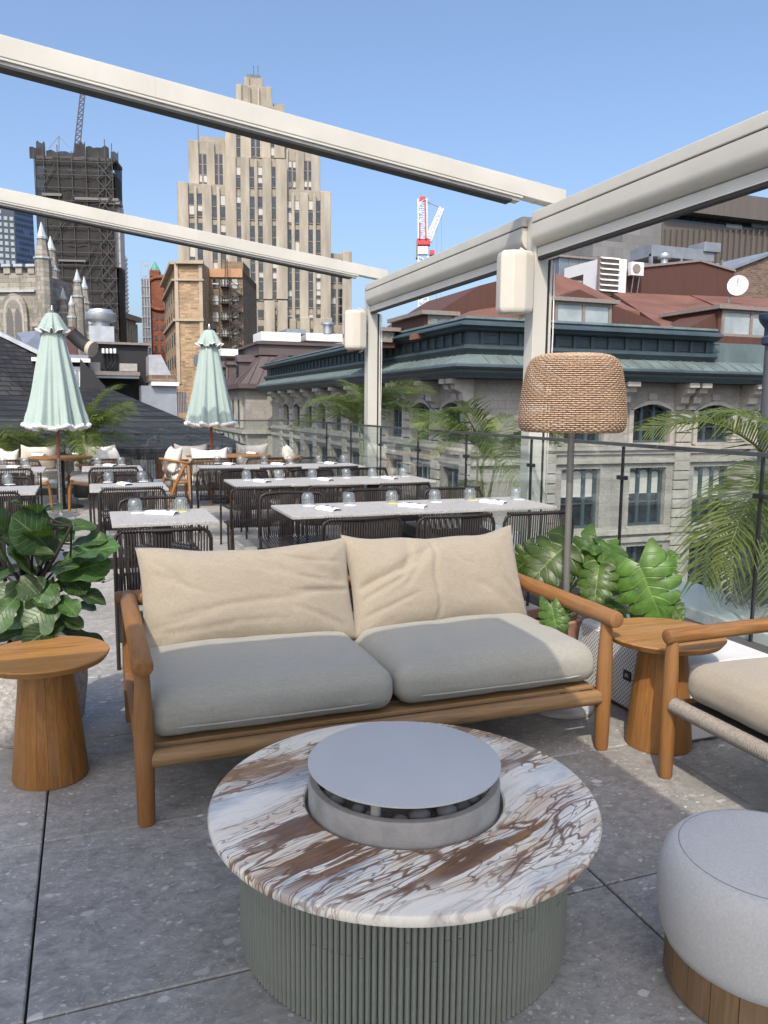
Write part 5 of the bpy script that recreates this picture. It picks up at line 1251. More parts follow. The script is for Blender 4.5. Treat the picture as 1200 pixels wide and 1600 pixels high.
MB().pbox(pI, *pI.rect(871, 402, 947, 405), -6, .3).build('coping', M['fascia'], sk_)
gb = root('office_block', tuple(aty(1100, 420, 100)), 'grey granite office block with brown ribbed metal upper storeys', 'building')
pJ = Plane((0, 100, 0), (1,0)); pK = Plane((0, 92, 0), (1,0))
def gx(rect, pl, dp, mat, name, o=0): 
    u0, u1, z0, z1 = pl.rect(*rect); MB().pbox(pl, u0, u1, z0 if name != 'tower_wall' else z0, z1, -dp, o).build(name, mat, gb)
gx((972, 342, 1032, 440), pJ, 30, M['granite'], 'granite_wall'); gx((925, 377, 986, 440), pK, 20, M['granite'], 'granite_wing')
gx((1032.5, 310, 1300, 346), pJ, 30, M['ribbed'], 'metal_fascia', 1.5); gx((1032.5, 346.5, 1300, 358), pJ, 28, M['wglass'], 'ribbon_window', -.8); gx((1032.5, 358.5, 1300, 430), pJ, 30, M['ribbed'], 'ribbed_wall', 0)
for k in range(26):
    x = 1036+k*9; u0, u1, z0, z1 = pJ.rect(x, 359, x+1.6, 430); MB().pbox(pJ, u0, u1, z0, z1, .002, .45).build('fin', M['ribbed'], gb)
for x0, x1 in ((1140, 1165), (1180, 1230)):
    u0, u1, z0, z1 = pJ.rect(x0, 349, x1, 356); MB().pbox(pJ, u0, u1, z0, z1, -.79, -.7).build('window', M['sglass'], gb)
# right-edge column
pp = atd(1216, 540, 11.5); col = root('lamp_column', (pp.x, pp.y, GZ), 'grey column with navy moulded cap at the right edge', 'column')
zc = pp.z; navy = plain('navy_metal', (.035,.055,.09), .5)
MB().tube([(pp.x, pp.y, GZ), (pp.x, pp.y, zc)], .155, 24).build('shaft', plain('column_grey', (.12,.12,.125), .6, vary=.2, scale=3), col, smooth='auto')
MB().lathe([(.16,.0),(.20,.02),(.205,.10),(.175,.12),(.175,.22),(.235,.30),(.25,.34),(.25,.39),(.23,.40),(.10,.42),(.07,.48),(.065,.95),(.02,1.0)], 32, (pp.x, pp.y, zc)).build('capital', navy, col, smooth='auto')

# ------------------------------------------------ art-deco tower
tw_ = plane2((281, 286), (516, 300), 190); Z2 = lambda x, y: (250+x/3.7219, 90+y/3.7209)
dt = root('deco_tower', tuple(tw_.P(tw_.U(400, 400), GZ, -15)), 'tall stepped art-deco limestone tower with vertical window strips', 'tower')
def mass(x0, x1, ytop, ybot, o, dp, name='wall', mat=None):
    pl = Plane(tw_.P(0, 0, o), tw_.u); a = Z2(x0, 0)[0]; b = Z2(x1, 0)[0]; yt = Z2(0, ytop)[1]; yb = Z2(0, ybot)[1]
    u0, u1 = pl.U(a, (yt+min(yb, 500))/2), pl.U(b, (yt+min(yb, 500))/2); z1 = pl.Z((a+b)/2, yt); z0 = GZ if ybot >= 1600 else pl.Z((a+b)/2, yb)
    MB().pbox(pl, u0, u1, z0, z1, -dp, 0).build(name, mat or M['deco'], dt); return u0, u1, z0, z1
mass(112, 990, 752, 1700, 0, 24); mass(988, 1112, 1140, 1700, -2, 16); mass(170, 928, 505, 900, -2.2, 18, 'setback'); mass(383, 722, 275, 900, -1.0, 16, 'shaft'); mass(235, 385, 462, 700, -6, 10, 'setback'); mass(722, 865, 505, 700, -6, 10, 'setback')
mass(445, 650, 165, 400, -3.0, 11, 'crown_wall'); mass(660, 722, 268, 400, -4, 6, 'crown_wall'); mass(492, 597, 118, 200, -4.5, 8, 'crown_wall'); mass(505, 585, 98, 125, -5.2, 6, 'crown_cap', M['patina'])
for x in (545, 570):
    p0 = Plane(tw_.P(0,0,-7), tw_.u).hit(*Z2(x, 100)); MB().tube([p0, p0+Vector((0,0,2.0))], .09, 5).build('antenna', M['scaf'], dt)
p0 = Plane(tw_.P(0,0,-8), tw_.u).hit(*Z2(223, 490)); MB().tube([p0, p0+Vector((0,0,6))], .09, 5).build('antenna', M['scaf'], dt)
def pier(x0, x1, ytop, ybot, o, d=.9):
    d *= .6
    pl = Plane(tw_.P(0, 0, o+d), tw_.u); a, yt = Z2((x0+x1)/2, ytop); yb = Z2(0, ybot)[1]; w_ = (x1-x0)/3.72; um = pl.U(a, (yt+min(yb, 520))/2); hw = w_*190/F_PX*.5*1.06
    z1 = pl.Z(a, yt); z0 = GZ if ybot >= 1600 else pl.Z(a, yb)
    MB().pbox(tw_, um-hw, um+hw, z0, z1, o+.004, o+d).build('pier', M['deco_pier'], dt, bevel=.12, seg=1)
def win(x0, x1, ytop, ybot, o, split=3):
    pl = Plane(tw_.P(0, 0, o), tw_.u); a, yt = Z2((x0+x1)/2, ytop); yb = Z2(0, ybot)[1]; um = pl.U(a, (yt+yb)/2); hw = (x1-x0)/3.72*190/F_PX*.5*1.12; z1 = pl.Z(a, yt); z0 = pl.Z(a, yb)
    wd = root_child('window', dt); MB().pbox(tw_, um-hw, um+hw, z0, z1, o+.006, o+.10).build('pane', M['wglass'], wd)
    fm = MB(); n = max(1, int((z1-z0)/1.9))
    for k in range(n+1): fm.pbox(tw_, um-hw, um+hw, z0+(z1-z0)*k/n-.10, z0+(z1-z0)*k/n+.10, o+.101, o+.2)
    if x1-x0 > 40: fm.pbox(tw_, um-.18, um+.18, z0, z1, o+.101, o+.24)
    fm.build('frame', M['fascia'], wd)
    for k in range(n):
        if random.random() < .24: MB().pbox(tw_, um-hw*.92, um+hw*.92, z0+(z1-z0)*(k+random.uniform(.1,.5))/n, z0+(z1-z0)*(k+1)/n-.12, o+.1005, o+.13).build('blind', M['blind'], wd)
for cx in ((172,205),(222,254)):
    for r0, r1 in ((790,925),(962,1090),(1095,1178),(1190,1420)): win(cx[0], cx[1], r0, r1, 0)
for cx in ((305,336),(355,385)):
    for r0, r1 in ((800,935),(972,1100),(1105,1180),(1190,1420)): win(cx[0], cx[1], r0, r1, 0)
for cx in ((446,474),(523,552),(572,600),(650,678)):
    for r0, r1 in ((636,758),(808,944),(978,1120),(1140,1412),(1466,1516),(1560,1640)): win(cx[0], cx[1], r0, r1, .9)
for cx in ((740,766),(786,813),(863,890),(909,936)):
    for r0, r1 in ((832,965),(1000,1140),(1150,1455),(1492,1520),(1575,1640)): win(cx[0], cx[1], r0, r1, 0)
for cx in ((224,272),(318,364),(748,790),(838,880)): win(cx[0], cx[1], 562+(40 if cx[0] > 500 else 0), 742+(35 if cx[0] > 500 else 0), -2.2)
for cx in ((442,470),(527,584),(641,667)): win(cx[0], cx[1], 412, 580, -1.0)
for cx in ((995,1020),(1037,1062)): win(cx[0], cx[1], 1250, 1310, -2); win(cx[0], cx[1], 1345, 1545, -2)
mass(385, 740, 590, 1700, .9, 3, 'bay_wall')
for x0, x1, yt in ((112,168,722),(206,221,748),(255,304,735),(337,354,752),(937,992,778),(767,785,790),(814,862,785),(891,908,795)): pier(x0, x1, yt, 1700, 0, .95)
for x0, x1, yt in ((386,443,568),(475,521,575),(553,571,592),(601,649,585),(679,738,590)): pier(x0, x1, yt, 1405, .9, .9)
for x0, x1, yt in ((170,222,478),(274,316,495),(366,384,500),(792,836,540),(722,746,530),(882,929,538)): pier(x0, x1, yt, 780, -2.2, .9)
for x0, x1, yt in ((383,440,330),(471,526,330),(585,640,330),(668,722,345)): pier(x0, x1, yt, 585, -1.0, .9)
for x0, x1, yt in ((445,475,152),(515,528,172),(568,580,175),(622,650,168)): pier(x0, x1, yt, 400, -3.0, .8)
for x0, x1, yt in ((492,520,112),(575,597,118)): pier(x0, x1, yt, 200, -4.5, .6)
for x0, x1, yt in ((455,490,1412),(490,535,1405),(610,665,1412),(690,740,1412)): pier(x0, x1, yt, 1700, 1.9, .5)
for x0, x1, yt in ((752,790,1518),(820,870,1508),(905,945,1515),(960,1000,1512),(1063,1112,1125)): pier(x0, x1, yt, 1700, .2, .9)

# ------------------------------------------------ mansard-roofed building
mb_ = root('mansard_building', (22, 110, GZ), 'stone building with purple-brown metal mansard roof and dormers', 'building')
X0, Y0 = 15.8, 85.0; pM = Plane((X0, Y0, 0), (1,0)); pN = Plane((X0, Y0, 0), (0,1)); ze = pM.Z(385, 607); zr = pM.Z(394, 552); ztp = pM.Z(394, 535)
MB().box(X0, X0+30, Y0, Y0+60, GZ, ze).build('wall', M['stone'], mb_)
m = MB(); a = 2.2
m.add([(X0-.6,Y0-.6,ze+.5),(X0+30,Y0-.6,ze+.5),(X0+30,Y0+60,ze+.5),(X0-.6,Y0+60,ze+.5),(X0+a,Y0+a,zr),(X0+30,Y0+a,zr),(X0+30,Y0+60,zr),(X0+a,Y0+60,zr)], [(0,1,5,4),(1,2,6,5),(2,3,7,6),(3,0,4,7),(4,5,6,7)])
mr = m.build('mansard_roof', M['mansard'], mb_)
MB().box(X0+a-.3, X0+30, Y0+a-.3, Y0+60, zr+.003, ztp).build('roof_parapet', M['mansard'], mr); MB().box(X0+a-.6, X0+30, Y0+a-.6, Y0+60, ztp+.003, ztp+.3).build('parapet_cap', M['mansard'], mr)
MB().box(X0-.9, X0+30, Y0-.9, Y0+60, ze+.003, ze+.49).build('eave', M['mansard'], mb_)
for k in range(30):
    MB().bar((X0+.2+k*1.0, Y0-.62+.0, ze+.55), (X0+a+.0+k*1.0, Y0+a-.02, zr), .08, .12).build('roof_seam', M['mansard'], mr) if k < 8 else None
    MB().bar((X0-.62, Y0+k*2, ze+.55), (X0+a-.02, Y0+a+k*2, zr), .08, .12).build('roof_seam', M['mansard'], mr)
def small_dormer(c, pl):
    d = root_child('dormer', mb_); u = (c-pl.p).dot(pl.u)
    MB().pbox(pl, u-.9, u+.9, ze+.9, ze+3.0, -2.2, -.1).build('body', M['mansard'], d); MB().prism([pl.P(u-1.2, ze+3.0, .1), pl.P(u+1.2, ze+3.0, .1), pl.P(u, ze+3.8, .1)], -pl.n*2.3).build('pediment', M['mansard'], d)
    MB().pbox(pl, u-.55, u+.55, ze+1.1, ze+2.8, -.098, -.03).build('pane', M['wglass'], d)
small_dormer(Vector((X0+4.2, Y0, 0)), pM)
for k in range(7): small_dormer(Vector((X0, Y0+5+k*7, 0)), pN)
for lv in range(4):
    zb = ze-1.2-lv*4.2
    for pl, us in ((pM, [4.2, 10]), (pN, [3+3.5*k for k in range(14)])):
        for u in us:
            wd = root_child('window', mb_); hw = 1.25 if pl is pM else .8
            MB().pbox(pl, u-hw, u+hw, zb-2.6, zb, .003, .06).build('pane', M['wglass'], wd); fm = MB()
            for t in (-1, 0, 1): fm.pbox(pl, u+t*hw-.08, u+t*hw+.08, zb-2.6, zb, .061, .16)
            for t in (0, .5, 1): fm.pbox(pl, u-hw, u+hw, zb-2.6*t-.08, zb-2.6*t+.08, .061, .15)
            fm.build('frame', M['teal_frame'], wd)
            for s in (-1, 1): MB().pbox(pl, u+s*(hw+.4)-.25, u+s*(hw+.4)+.25, zb-3.0, zb+.4, .003, .3).build('jamb', M['stone_trim'], wd)
    MB().pbox(pM, 0, 14, zb-3.6, zb-3.2, .003, .4).build('string_course', M['stone_trim'], mb_); MB().pbox(pN, 0, 55, zb-3.6, zb-3.2, .003, .4).build('string_course', M['stone_trim'], mb_)
for j, (x0, x1, y0, y1, mt, lb, ct) in enumerate(((345,372,545,556,'unit','white rooftop box at left of the mansard roof','rooftop unit'),(408,470,519,533,'unit','long white roof structure above the mansard roof','rooftop unit'),(448,478,514,522,'roof_grey','dark rooftop unit above the white roof structure','rooftop unit'),(478,535,521,533,'unit','white stepped roof structure near the pergola post','rooftop unit'),(310,340,553,570,'steel_l','grey rooftop unit beside the right parasol','rooftop unit'))):
    thing_box('rooftop_unit', M[mt], Plane((0, 96+j*2, 0), (1,0)), (x0,y0,x1,y1), 5, lb, ct)
pp = aty(512, 522, 92); T(MB().lathe([(.5,0),(.5,1.0),(.8,1.05),(.8,1.3),(.1,1.5)], 16, tuple(pp)).build('roof_vent', M['steel_l'], None, smooth='auto'), 'small steel vent on the white stepped roof', 'vent')

# ------------------------------------------------ buff brick building with fire escape
pb_ = plane2((276, 408), (318, 408.5), 125); bb = root('brick_building', tuple(pb_.P(0, GZ, -8)), 'buff brick building with stone quoins and black fire escape', 'building')
u0, u1, z0, z1 = pb_.rect(275, 410, 318, 600); 
Lb = atd(258, 520, 150); fpr = [pb_.P(u0, GZ, 0), pb_.P(u1, GZ, 0), pb_.P(u1, GZ, -20), Vector((Lb.x+6, Lb.y, GZ)), Vector((Lb.x, Lb.y, GZ))]
MB().prism(fpr, (0, 0, z1-GZ)).build('wall', M['buff'], bb)
pS = Plane(pb_.P(u0, 0, 0), Lb-pb_.P(u0, 0, 0)); LS = (Lb-pb_.P(u0, Lb.z, 0)).length
for (ya, yb, o) in ((408,413,.7),(436,439,.5),(498,502,.4)):
    MB().pbox(pS, 0, LS, pb_.Z(290, yb), pb_.Z(290, ya), .002, o).build('cornice', M['buff_trim'], bb)
for (ya, yb, o, ex) in ((408,413,.7,.6),(436,439,.4,.3),(498,502,.4,.3)):
    a, b, c_, d = pb_.rect(275, ya, 318, yb); MB().pbox(pb_, a-.0, b+.1, c_, d, .002, o).build('cornice', M['buff_trim'], bb)
for x0, x1 in ((275,280.5),(312.5,318)):
    a, b, c_, d = pb_.rect(x0, 414, x1, 600); MB().pbox(pb_, a, b, c_, d, .003, .25).build('quoin_strip', M['buff_trim'], bb)
for lv in range(9):
    for t in (.12, .32, .52, .72, .9):
        MB().pbox(pS, LS*t-.6, LS*t+.6, z1-5-lv*3.4, z1-3.2-lv*3.4, .003, .1).build('window', M['wglass'], bb)
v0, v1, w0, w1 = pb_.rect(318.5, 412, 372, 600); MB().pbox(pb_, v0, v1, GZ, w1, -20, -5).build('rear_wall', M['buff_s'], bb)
a, b, c_, d = pb_.rect(318.5, 411, 370, 425); MB().pbox(pb_, v0, v1, c_, d, -20, -4.7).build('parapet_panel', plain('orange_panel', (.42,.24,.13), .8), bb)
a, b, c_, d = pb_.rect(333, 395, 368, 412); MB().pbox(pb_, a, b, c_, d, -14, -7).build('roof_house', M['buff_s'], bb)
for lv, y in enumerate((428, 455, 482, 509, 536, 563)):
    for x in (327, 342, 358):
        a, b, c_, d = pb_.rect(x-4.2, y, x+4.2, y+15); wd = root_child('window', bb); a += (b-a)*.0
        MB().pbox(pb_, a, b, c_, d, -4.99, -4.9).build('pane', M['wglass'] if random.random() < .55 else M['sglass'], wd); MB().pbox(pb_, a-.1, b+.1, (c_+d)/2-.1, (c_+d)/2+.1, -4.899, -4.8).build('rail', M['blind'], wd)
fe = MB(); o = -4.0
for lv, y in enumerate((441, 468, 495, 522, 549)):
    a, b, c_, d = pb_.rect(336, y, 352, y+1.5); fe.pbox(pb_, a, b, c_, d, -5, -3.6)
    for t in (0, .25, .5, .75, 1): fe.bar(pb_.P(a+(b-a)*t, d, -3.6), pb_.P(a+(b-a)*t, d+1.0, -3.6), .1, .1)
    fe.bar(pb_.P(a, d+1.0, -3.6), pb_.P(b, d+1.0, -3.6), .1, .1)
    q0 = pb_.hit(352, y+1)-pb_.n*3.7; q1 = pb_.hit(368, y+14)-pb_.n*3.7; fe.bar(q0, q1, .3, .25); fe.bar(q0+Vector((0,0,1)), q1+Vector((0,0,1)), .1, .1)
    q2 = pb_.hit(350, y+27)-pb_.n*3.7; fe.bar(q1, q2, .3, .25); fe.bar(q1+Vector((0,0,1)), q2+Vector((0,0,1)), .1, .1)
    a2, b2_, c2, d2 = pb_.rect(364, y+13, 371, y+14.5); fe.pbox(pb_, a2, b2_, c2, d2, -5, -3.6)
for x in (336, 352, 371): fe.bar(pb_.hit(x, 445)-pb_.n*3.6, pb_.hit(x, 580)-pb_.n*3.6, .12, .12)
fe.bar(pb_.hit(345, 398)-pb_.n*3.6, pb_.hit(345, 441)-pb_.n*3.6, .12, .12); fe.bar(pb_.hit(348, 398)-pb_.n*3.6, pb_.hit(348, 441)-pb_.n*3.6, .12, .12)
fe.build('fire_escape', M['black'], bb)
# ------------------------------------------------ red sandstone building with green spire
pr_ = plane2((236, 435), (262, 436), 170); rb = root('red_building', tuple(pr_.P(0, GZ, -6)), 'red sandstone building with round window and green copper spire', 'building')
u0, u1, z0, z1 = pr_.rect(236, 432, 275, 560); MB().pbox(pr_, u0, u1, GZ, z1, -16, 0).build('wall', M['red'], rb)
a, b, c_, d = pr_.rect(235, 429, 249, 432); MB().pbox(pr_, a, b, c_, d+.8, -2.5, .4).build('turret_ring', M['red'], rb)
tp = pr_.hit(241.5, 425); base = pr_.hit(241.5, 425)-pr_.n*1.2; hgt = pr_.Z(241.5, 407)-pr_.Z(241.5, 426)
MB().lathe([(1.1,-1.8),(1.1,0),(1.25,.02),(.9,hgt*.3),(.02,hgt)], 8, tuple(base)).build('spire', M['copper'], rb)
c = pr_.hit(250.5, 459); m = MB(); pts = [c+pr_.u*3.2*math.cos(2*PI*k/24)+Vector((0,0,3.2*math.sin(2*PI*k/24)))+pr_.n*.1 for k in range(25)]
MB().tube(pts, .42, 6).build('round_window_ring', M['red'], rb, smooth=True); MB().tube([c+pr_.n*.02, c+pr_.n*.15], 2.8, 24).build('round_window', M['red'], rb)
for x in (244, 253):
    for y in (476, 492, 508, 524, 540): a, b, c_, d = pr_.rect(x-2, y, x+2, y+8); MB().pbox(pr_, a, b, c_, d, .004, .1).build('window', M['wglass'], rb)
for k in range(9): a, b, c_, d = pr_.rect(249+k*2.2, 429, 250+k*2.2, 432); MB().pbox(pr_, a, b, c_, d, -1, .3).build('baluster', M['red'], rb)
sfd = root('scaffold', tuple(pr_.hit(229, 560)+pr_.n), 'grey netted scaffold left of the red building', 'scaffold')
a, b, c_, d = pr_.rect(223, 436, 235.5, 570); MB().pbox(pr_, a, b, GZ, d, -3, .5).build('netting', plain('grey_net', (.20,.20,.20), .9, vary=.35, scale=.7), sfd)
m = MB()
for k in range(20): z = d+2.5-k*2.0; m.bar(pr_.P(a, z, .6), pr_.P(b, z, .6), .15, .15)
for t in (0, .33, .66, 1): m.bar(pr_.P(a+(b-a)*t, GZ, .6), pr_.P(a+(b-a)*t, d+3.5, .6), .15, .15)
m.build('poles', M['steel_l'], sfd)

# ------------------------------------------------ church under repair
pc = plane2((0, 424), (56, 423), 105); chh = root('church', tuple(pc.P(pc.U(20, 500), GZ, -6)), 'gothic grey stone church front with battlements and pinnacled turrets', 'church')
a, b, c_, d = pc.rect(-160, 428, 58, 560); MB().pbox(pc, a, b, GZ, d, -12, 0).build('wall', M['churchstone'], chh)
MB().pbox(pc, a, b, pc.Z(20, 457), pc.Z(20, 454), .003, .35).build('string_course', M['spire'], chh)
for k in range(-6, 4):
    x = 6+k*19; a, b, c_, d = pc.rect(x, 417, x+10, 428.2); MB().pbox(pc, a, b, c_, d, -1.2, .1).build('merlon', M['churchstone'], chh); MB().pbox(pc, a-.15, b+.15, d+.003, d+.3, -1.3, .25).build('merlon_cap', M['spire'], chh)
def gothic(xc, ytop, ybot, hw, name, o0, o1, mat):
    L = pc.U(xc-hw, 490), pc.U(xc+hw, 490); um = (L[0]+L[1])/2; w_ = (L[1]-L[0])/2; zs = pc.Z(xc, ytop+(ybot-ytop)*.42); zt_ = pc.Z(xc, ytop); zb = pc.Z(xc, ybot)
    pts = [(um-w_, zb), (um-w_, zs)]+[(um-w_*math.cos(t*PI/2/6)**1.0, zs+(zt_-zs)*math.sin(t*PI/2/6)**.85) for t in range(1, 6)]+[(um, zt_)]
    pts += [(2*um-x, z) for x, z in pts[-2::-1]]; MB().prism([pc.P(x, z, o1) for x, z in pts], -pc.n*(o1-o0)).build(name, mat, chh)
gothic(25, 459, 540, 20.5, 'arch_moulding', .003, .45, M['churchstone']); gothic(25, 464, 540, 16, 'arch_recess', .451, .50, M['stone_trim']); gothic(25, 469, 540, 13, 'blind_panel', .501, .53, M['churchstone'])
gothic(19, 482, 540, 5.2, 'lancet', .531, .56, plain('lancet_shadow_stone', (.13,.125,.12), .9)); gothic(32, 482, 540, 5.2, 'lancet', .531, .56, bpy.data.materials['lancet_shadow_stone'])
def turret(x, yt, yb, yr, hw, dist):
    p = atd(x, yb, dist); sc_ = dist/F_PX; H1 = atd(x, yt, dist).z; z1 = p.z; z2 = atd(x, yr, dist).z; w_ = hw*sc_
    t = root_child('turret', chh); c = (p.x, p.y, 0)
    MB().lathe([(w_*1.55, z2), (w_*1.25, (z1+z2)/2), (w_*1.0, z1)], 8, c).build('shaft', M['churchstone'], t); MB().lathe([(w_*1.22, z1+.003), (w_*1.25, z1+.25), (w_*1.0, z1+.35), (.04, H1)], 8, c).build('cone', M['spire'], t)
    MB().lathe([(w_*1.60, z2-.35), (w_*1.95, z2-.2), (w_*1.95, z2-.003)], 8, c).build('ring', M['spire'], t); MB().lathe([(w_*1.7, GZ), (w_*1.7, z2-.353)], 8, c).build('lower_shaft', M['churchstone'], t)
for tr in ((65.5,347,374,402,6.4,102),(79.5,369,392,420,5.6,112),(121,421,441,462,4.6,104),(132,432,452,472,4.2,110),(99,449,469,488,4.2,106),(112,462,478,494,3.6,100),(142,492,507,520,3.2,104)): turret(*tr)
# netted church tower
ps = plane2((62, 232), (172, 236), 145); st_ = root('scaffolded_tower', tuple(ps.P(ps.U(115, 400), GZ, -7)), 'church tower wrapped in dark netting and scaffolding', 'tower')
a, b, c_, d = ps.rect(64, 250, 183, 540); net = plain('dark_net', (.075,.07,.062), .95, vary=.45, scale=.35, bump=.6, bscale=2)
MB().pbox(ps, a+.6, b-.4, GZ, d-1.5, -5, -.8).build('stone_core', plain('sooty_stone', (.11,.10,.085), .95, vary=.5, scale=.3), st_)
gnet = N('net_cloth'); tr_ = gnet.n('BsdfTransparent'); mx = gnet.n('MixShader'); gnet.b.inputs['Base Color'].default_value = (.034,.032,.031,1); gnet.b.inputs['Roughness'].default_value = .95
f = gnet.ramp(gnet.noise(gnet.coord((1,1,.5)), .45, 5, .65), [(.36, (.86,.86,.86)), (.58, (.99,.99,.99))]); gnet.l(f, mx.inputs[0]); gnet.l(tr_.outputs[0], mx.inputs[1]); gnet.l(gnet.b.outputs[0], mx.inputs[2]); gnet.l(mx.outputs[0], gnet.o.inputs[0])
rows = 11; zs = [GZ+20+(d-GZ-20)*k/rows for k in range(rows+1)]
for k in range(rows):
    m = MB(); nu = 12
    for i in range(nu+1):
        for z in (zs[k], (zs[k]+zs[k+1])/2, zs[k+1]):
            wob = .5*noise.noise(Vector((i*.7, z*.4, k))); m.v.append(tuple(ps.P(a+(b-a)*i/nu, z+.3*noise.noise(Vector((i*.9, z, 4))), .95+wob*.5)))
    m.f = [(i*3+j, (i+1)*3+j, (i+1)*3+j+1, i*3+j+1) for i in range(nu) for j in (0, 1)]; m.build('net_sheet', gnet.m, st_)
    m = MB()
    for i in range(7):
        for z in (zs[k], zs[k+1]): m.v.append(tuple(ps.P(b, z, -.2-.8*i)+ps.u*.4*noise.noise(Vector((i, z, 9)))))
    m.f = [(i*2, i*2+2, i*2+3, i*2+1) for i in range(6)]; m.build('net_sheet', gnet.m, st_)
pol = MB()
for t in (0, .12, .3, .48, .66, .82, .91, 1): pol.bar(ps.P(a+(b-a)*t, GZ+15, .7), ps.P(a+(b-a)*t, d+random.uniform(.5,3), 1.35), .11, .11)
z = GZ+15
while z < d+1.2:
    pol.bar(ps.P(a, z, 1.4), ps.P(b+.3, z, 1.4), .10, .10); z += 2.0
for k in range(14):
    t = random.random()*.8; z = random.uniform(10, d-4); pol.bar(ps.P(a+(b-a)*t, z, 1.4), ps.P(a+(b-a)*(t+.18), z+3.8, 1.4), .09, .09)
z = 14
while z < d-3: pol.bar(ps.P(b-2.4, z, 1.45), ps.P(b-.2, z+2.6, 1.45), .12, .12); pol.bar(ps.P(b-.2, z, 1.45), ps.P(b-2.4, z+2.6, 1.45), .12, .12); z += 2.6
pol.build('scaffold_frame', plain('dark_scaffold', (.055,.053,.051), .7), st_)
for (x0, x1, y0, y1, o) in ((48,66,232,250,.6),(60,74,225,262,.9),(74,120,238,252,.5),(120,136,226,248,1.0),(136,172,232,254,.6),(172,184,236,262,-.5)):
    q = ps.rect(x0, y0, x1, y1); m = MB(); 
    for i in range(7):
        for j, z in enumerate((q[2], q[3])): m.v.append(tuple(ps.P(q[0]+(q[1]-q[0])*i/6, z+(j*.7*noise.noise(Vector((i*1.3, x0, 2)))), o+.4*noise.noise(Vector((i, j, x0))))))
    m.f = [(i*2, i*2+2, i*2+3, i*2+1) for i in range(6)]; m.build('top_net', gnet.m, st_)
q = ps.rect(60, 248, 182, 253); MB().pbox(ps, q[0], q[1], q[2], q[3], -4, 1.0).build('top_platform', net, st_)
for (x0, x1, y0, y1) in ((70,100,305,309),(120,188,312,316),(95,140,408,411),(160,190,318,322)): q = ps.rect(x0, y0, x1, y1); MB().pbox(ps, q[0], q[1], q[2], q[3], -1, 1.3).build('work_platform', M['scaf'], st_)
ws = plain('white_sheet', (.42,.42,.43), .8, vary=.1)
q = ps.rect(179, 320, 188, 418); MB().pbox(ps, q[0], q[1], q[2], q[3], -3, .2).build('white_sheeting', ws, st_)
ms = root('hoist_mast', tuple(ps.hit(119, 240)), 'thin dark lattice hoist mast on top of the netted church tower', 'mast')
m = MB(); A0, A1 = ps.hit(119, 245), ps.hit(131, 128)
for dx in (-.45, .45): m.bar(A0+ps.u*dx, A1+ps.u*dx*.7, .16, .16)
for k in range(14): t = k/14; P0 = A0.lerp(A1, t); P1 = A0.lerp(A1, t+1/14); m.bar(P0-ps.u*.45, P1+ps.u*.4, .13, .13); m.bar(P0-ps.u*.45, P0+ps.u*.45, .13, .13)
m.build('lattice', plain('dark_blue_steel', (.06,.06,.09), .6), ms)
m = MB()
for x, yt in ((92, 212),): m.bar(ps.hit(x, 250), ps.hit(x, yt), .12, .12); m.bar(ps.hit(x, yt+1), ps.hit(x-16, 232), .06, .06); m.bar(ps.hit(x, yt+1), ps.hit(x+18, 232), .06, .06)
m.build('guy_pole', M['scaf'], ms)
# far blocks
def grid_block(name, plane, rect, dp, wall, mat, nx, ny, label, o=.25, fx=.62, fy=.6):
    r_ = root(name, tuple(plane.hit((rect[0]+rect[2])/2, rect[3])), label, 'building'); a, b, c_, d = plane.rect(*rect); MB().pbox(plane, a, b, GZ, d, -dp, 0).build('wall', wall, r_)
    w_, h_ = (b-a)/nx, (d-c_)/ny; me = None
    for i in range(nx):
        for j in range(ny):
            if random.random() < .06: continue
            MB().pbox(plane, a+w_*(i+.5-fx/2), a+w_*(i+.5+fx/2), c_+h_*(j+.5-fy/2), c_+h_*(j+.5+fy/2), .02, o).build('window', mat, r_)
    return r_
pq = plane2((-60, 308), (24, 316), 420); grid_block('glass_tower', pq, (-60, 314, 24, 432), 30, plain('blue_grey_cladding', (.07,.085,.11), .4, .2), M['sglass'], 9, 12, 'dark blue glass high-rise at the left edge, bright side')
pq2 = Plane(pq.hit(24, 380), Vector((.75, .66, 0))); grid_block('glass_tower', pq2, (25, 330, 54, 440), 25, plain('deep_blue_cladding', (.085,.12,.21), .4, .2), M['wglass'], 7, 12, 'deep blue high-rise side with rows of dark windows', fx=.5, fy=.4)
pq = plane2((188, 398), (199, 400), 320); r_ = root('striped_block', tuple(pq.hit(193, 500)), 'far striped office block behind the netted tower', 'building'); a, b, c_, d = pq.rect(186, 400, 199.5, 520); MB().pbox(pq, a, b, GZ, d, -30, 0).build('wall', M['sglass'], r_)
for k in range(18): z = c_+(d-c_)*k/18; MB().pbox(pq, a-.2, b+.2, z, z+(d-c_)/36, -30, .4).build('spandrel', plain('striped_spandrel', (.25,.25,.25), .6) if k == 0 else bpy.data.materials['striped_spandrel'], r_)
pq = plane2((188, 492), (214, 500), 200); r_ = root('classical_building', tuple(pq.hit(200, 540)), 'small grey classical building with columns behind the turrets', 'building'); a, b, c_, d = pq.rect(186, 500, 213, 560); MB().pbox(pq, a, b, GZ, d, -20, 0).build('wall', M['stone_trim'], r_); MB().pbox(pq, a, b+1, d+.01, d+1.2, -20, 1.2).build('cornice', M['fascia'], r_)
for k in range(7): q = a+(b-a)*(k+.5)/7; MB().pbox(pq, q-.35, q+.35, c_, d-.6, .003, .6).build('column', M['stone_trim'], r_); MB().pbox(pq, q+.5, q+1.0, c_, d-1, .003, .1).build('window', M['wglass'], r_)
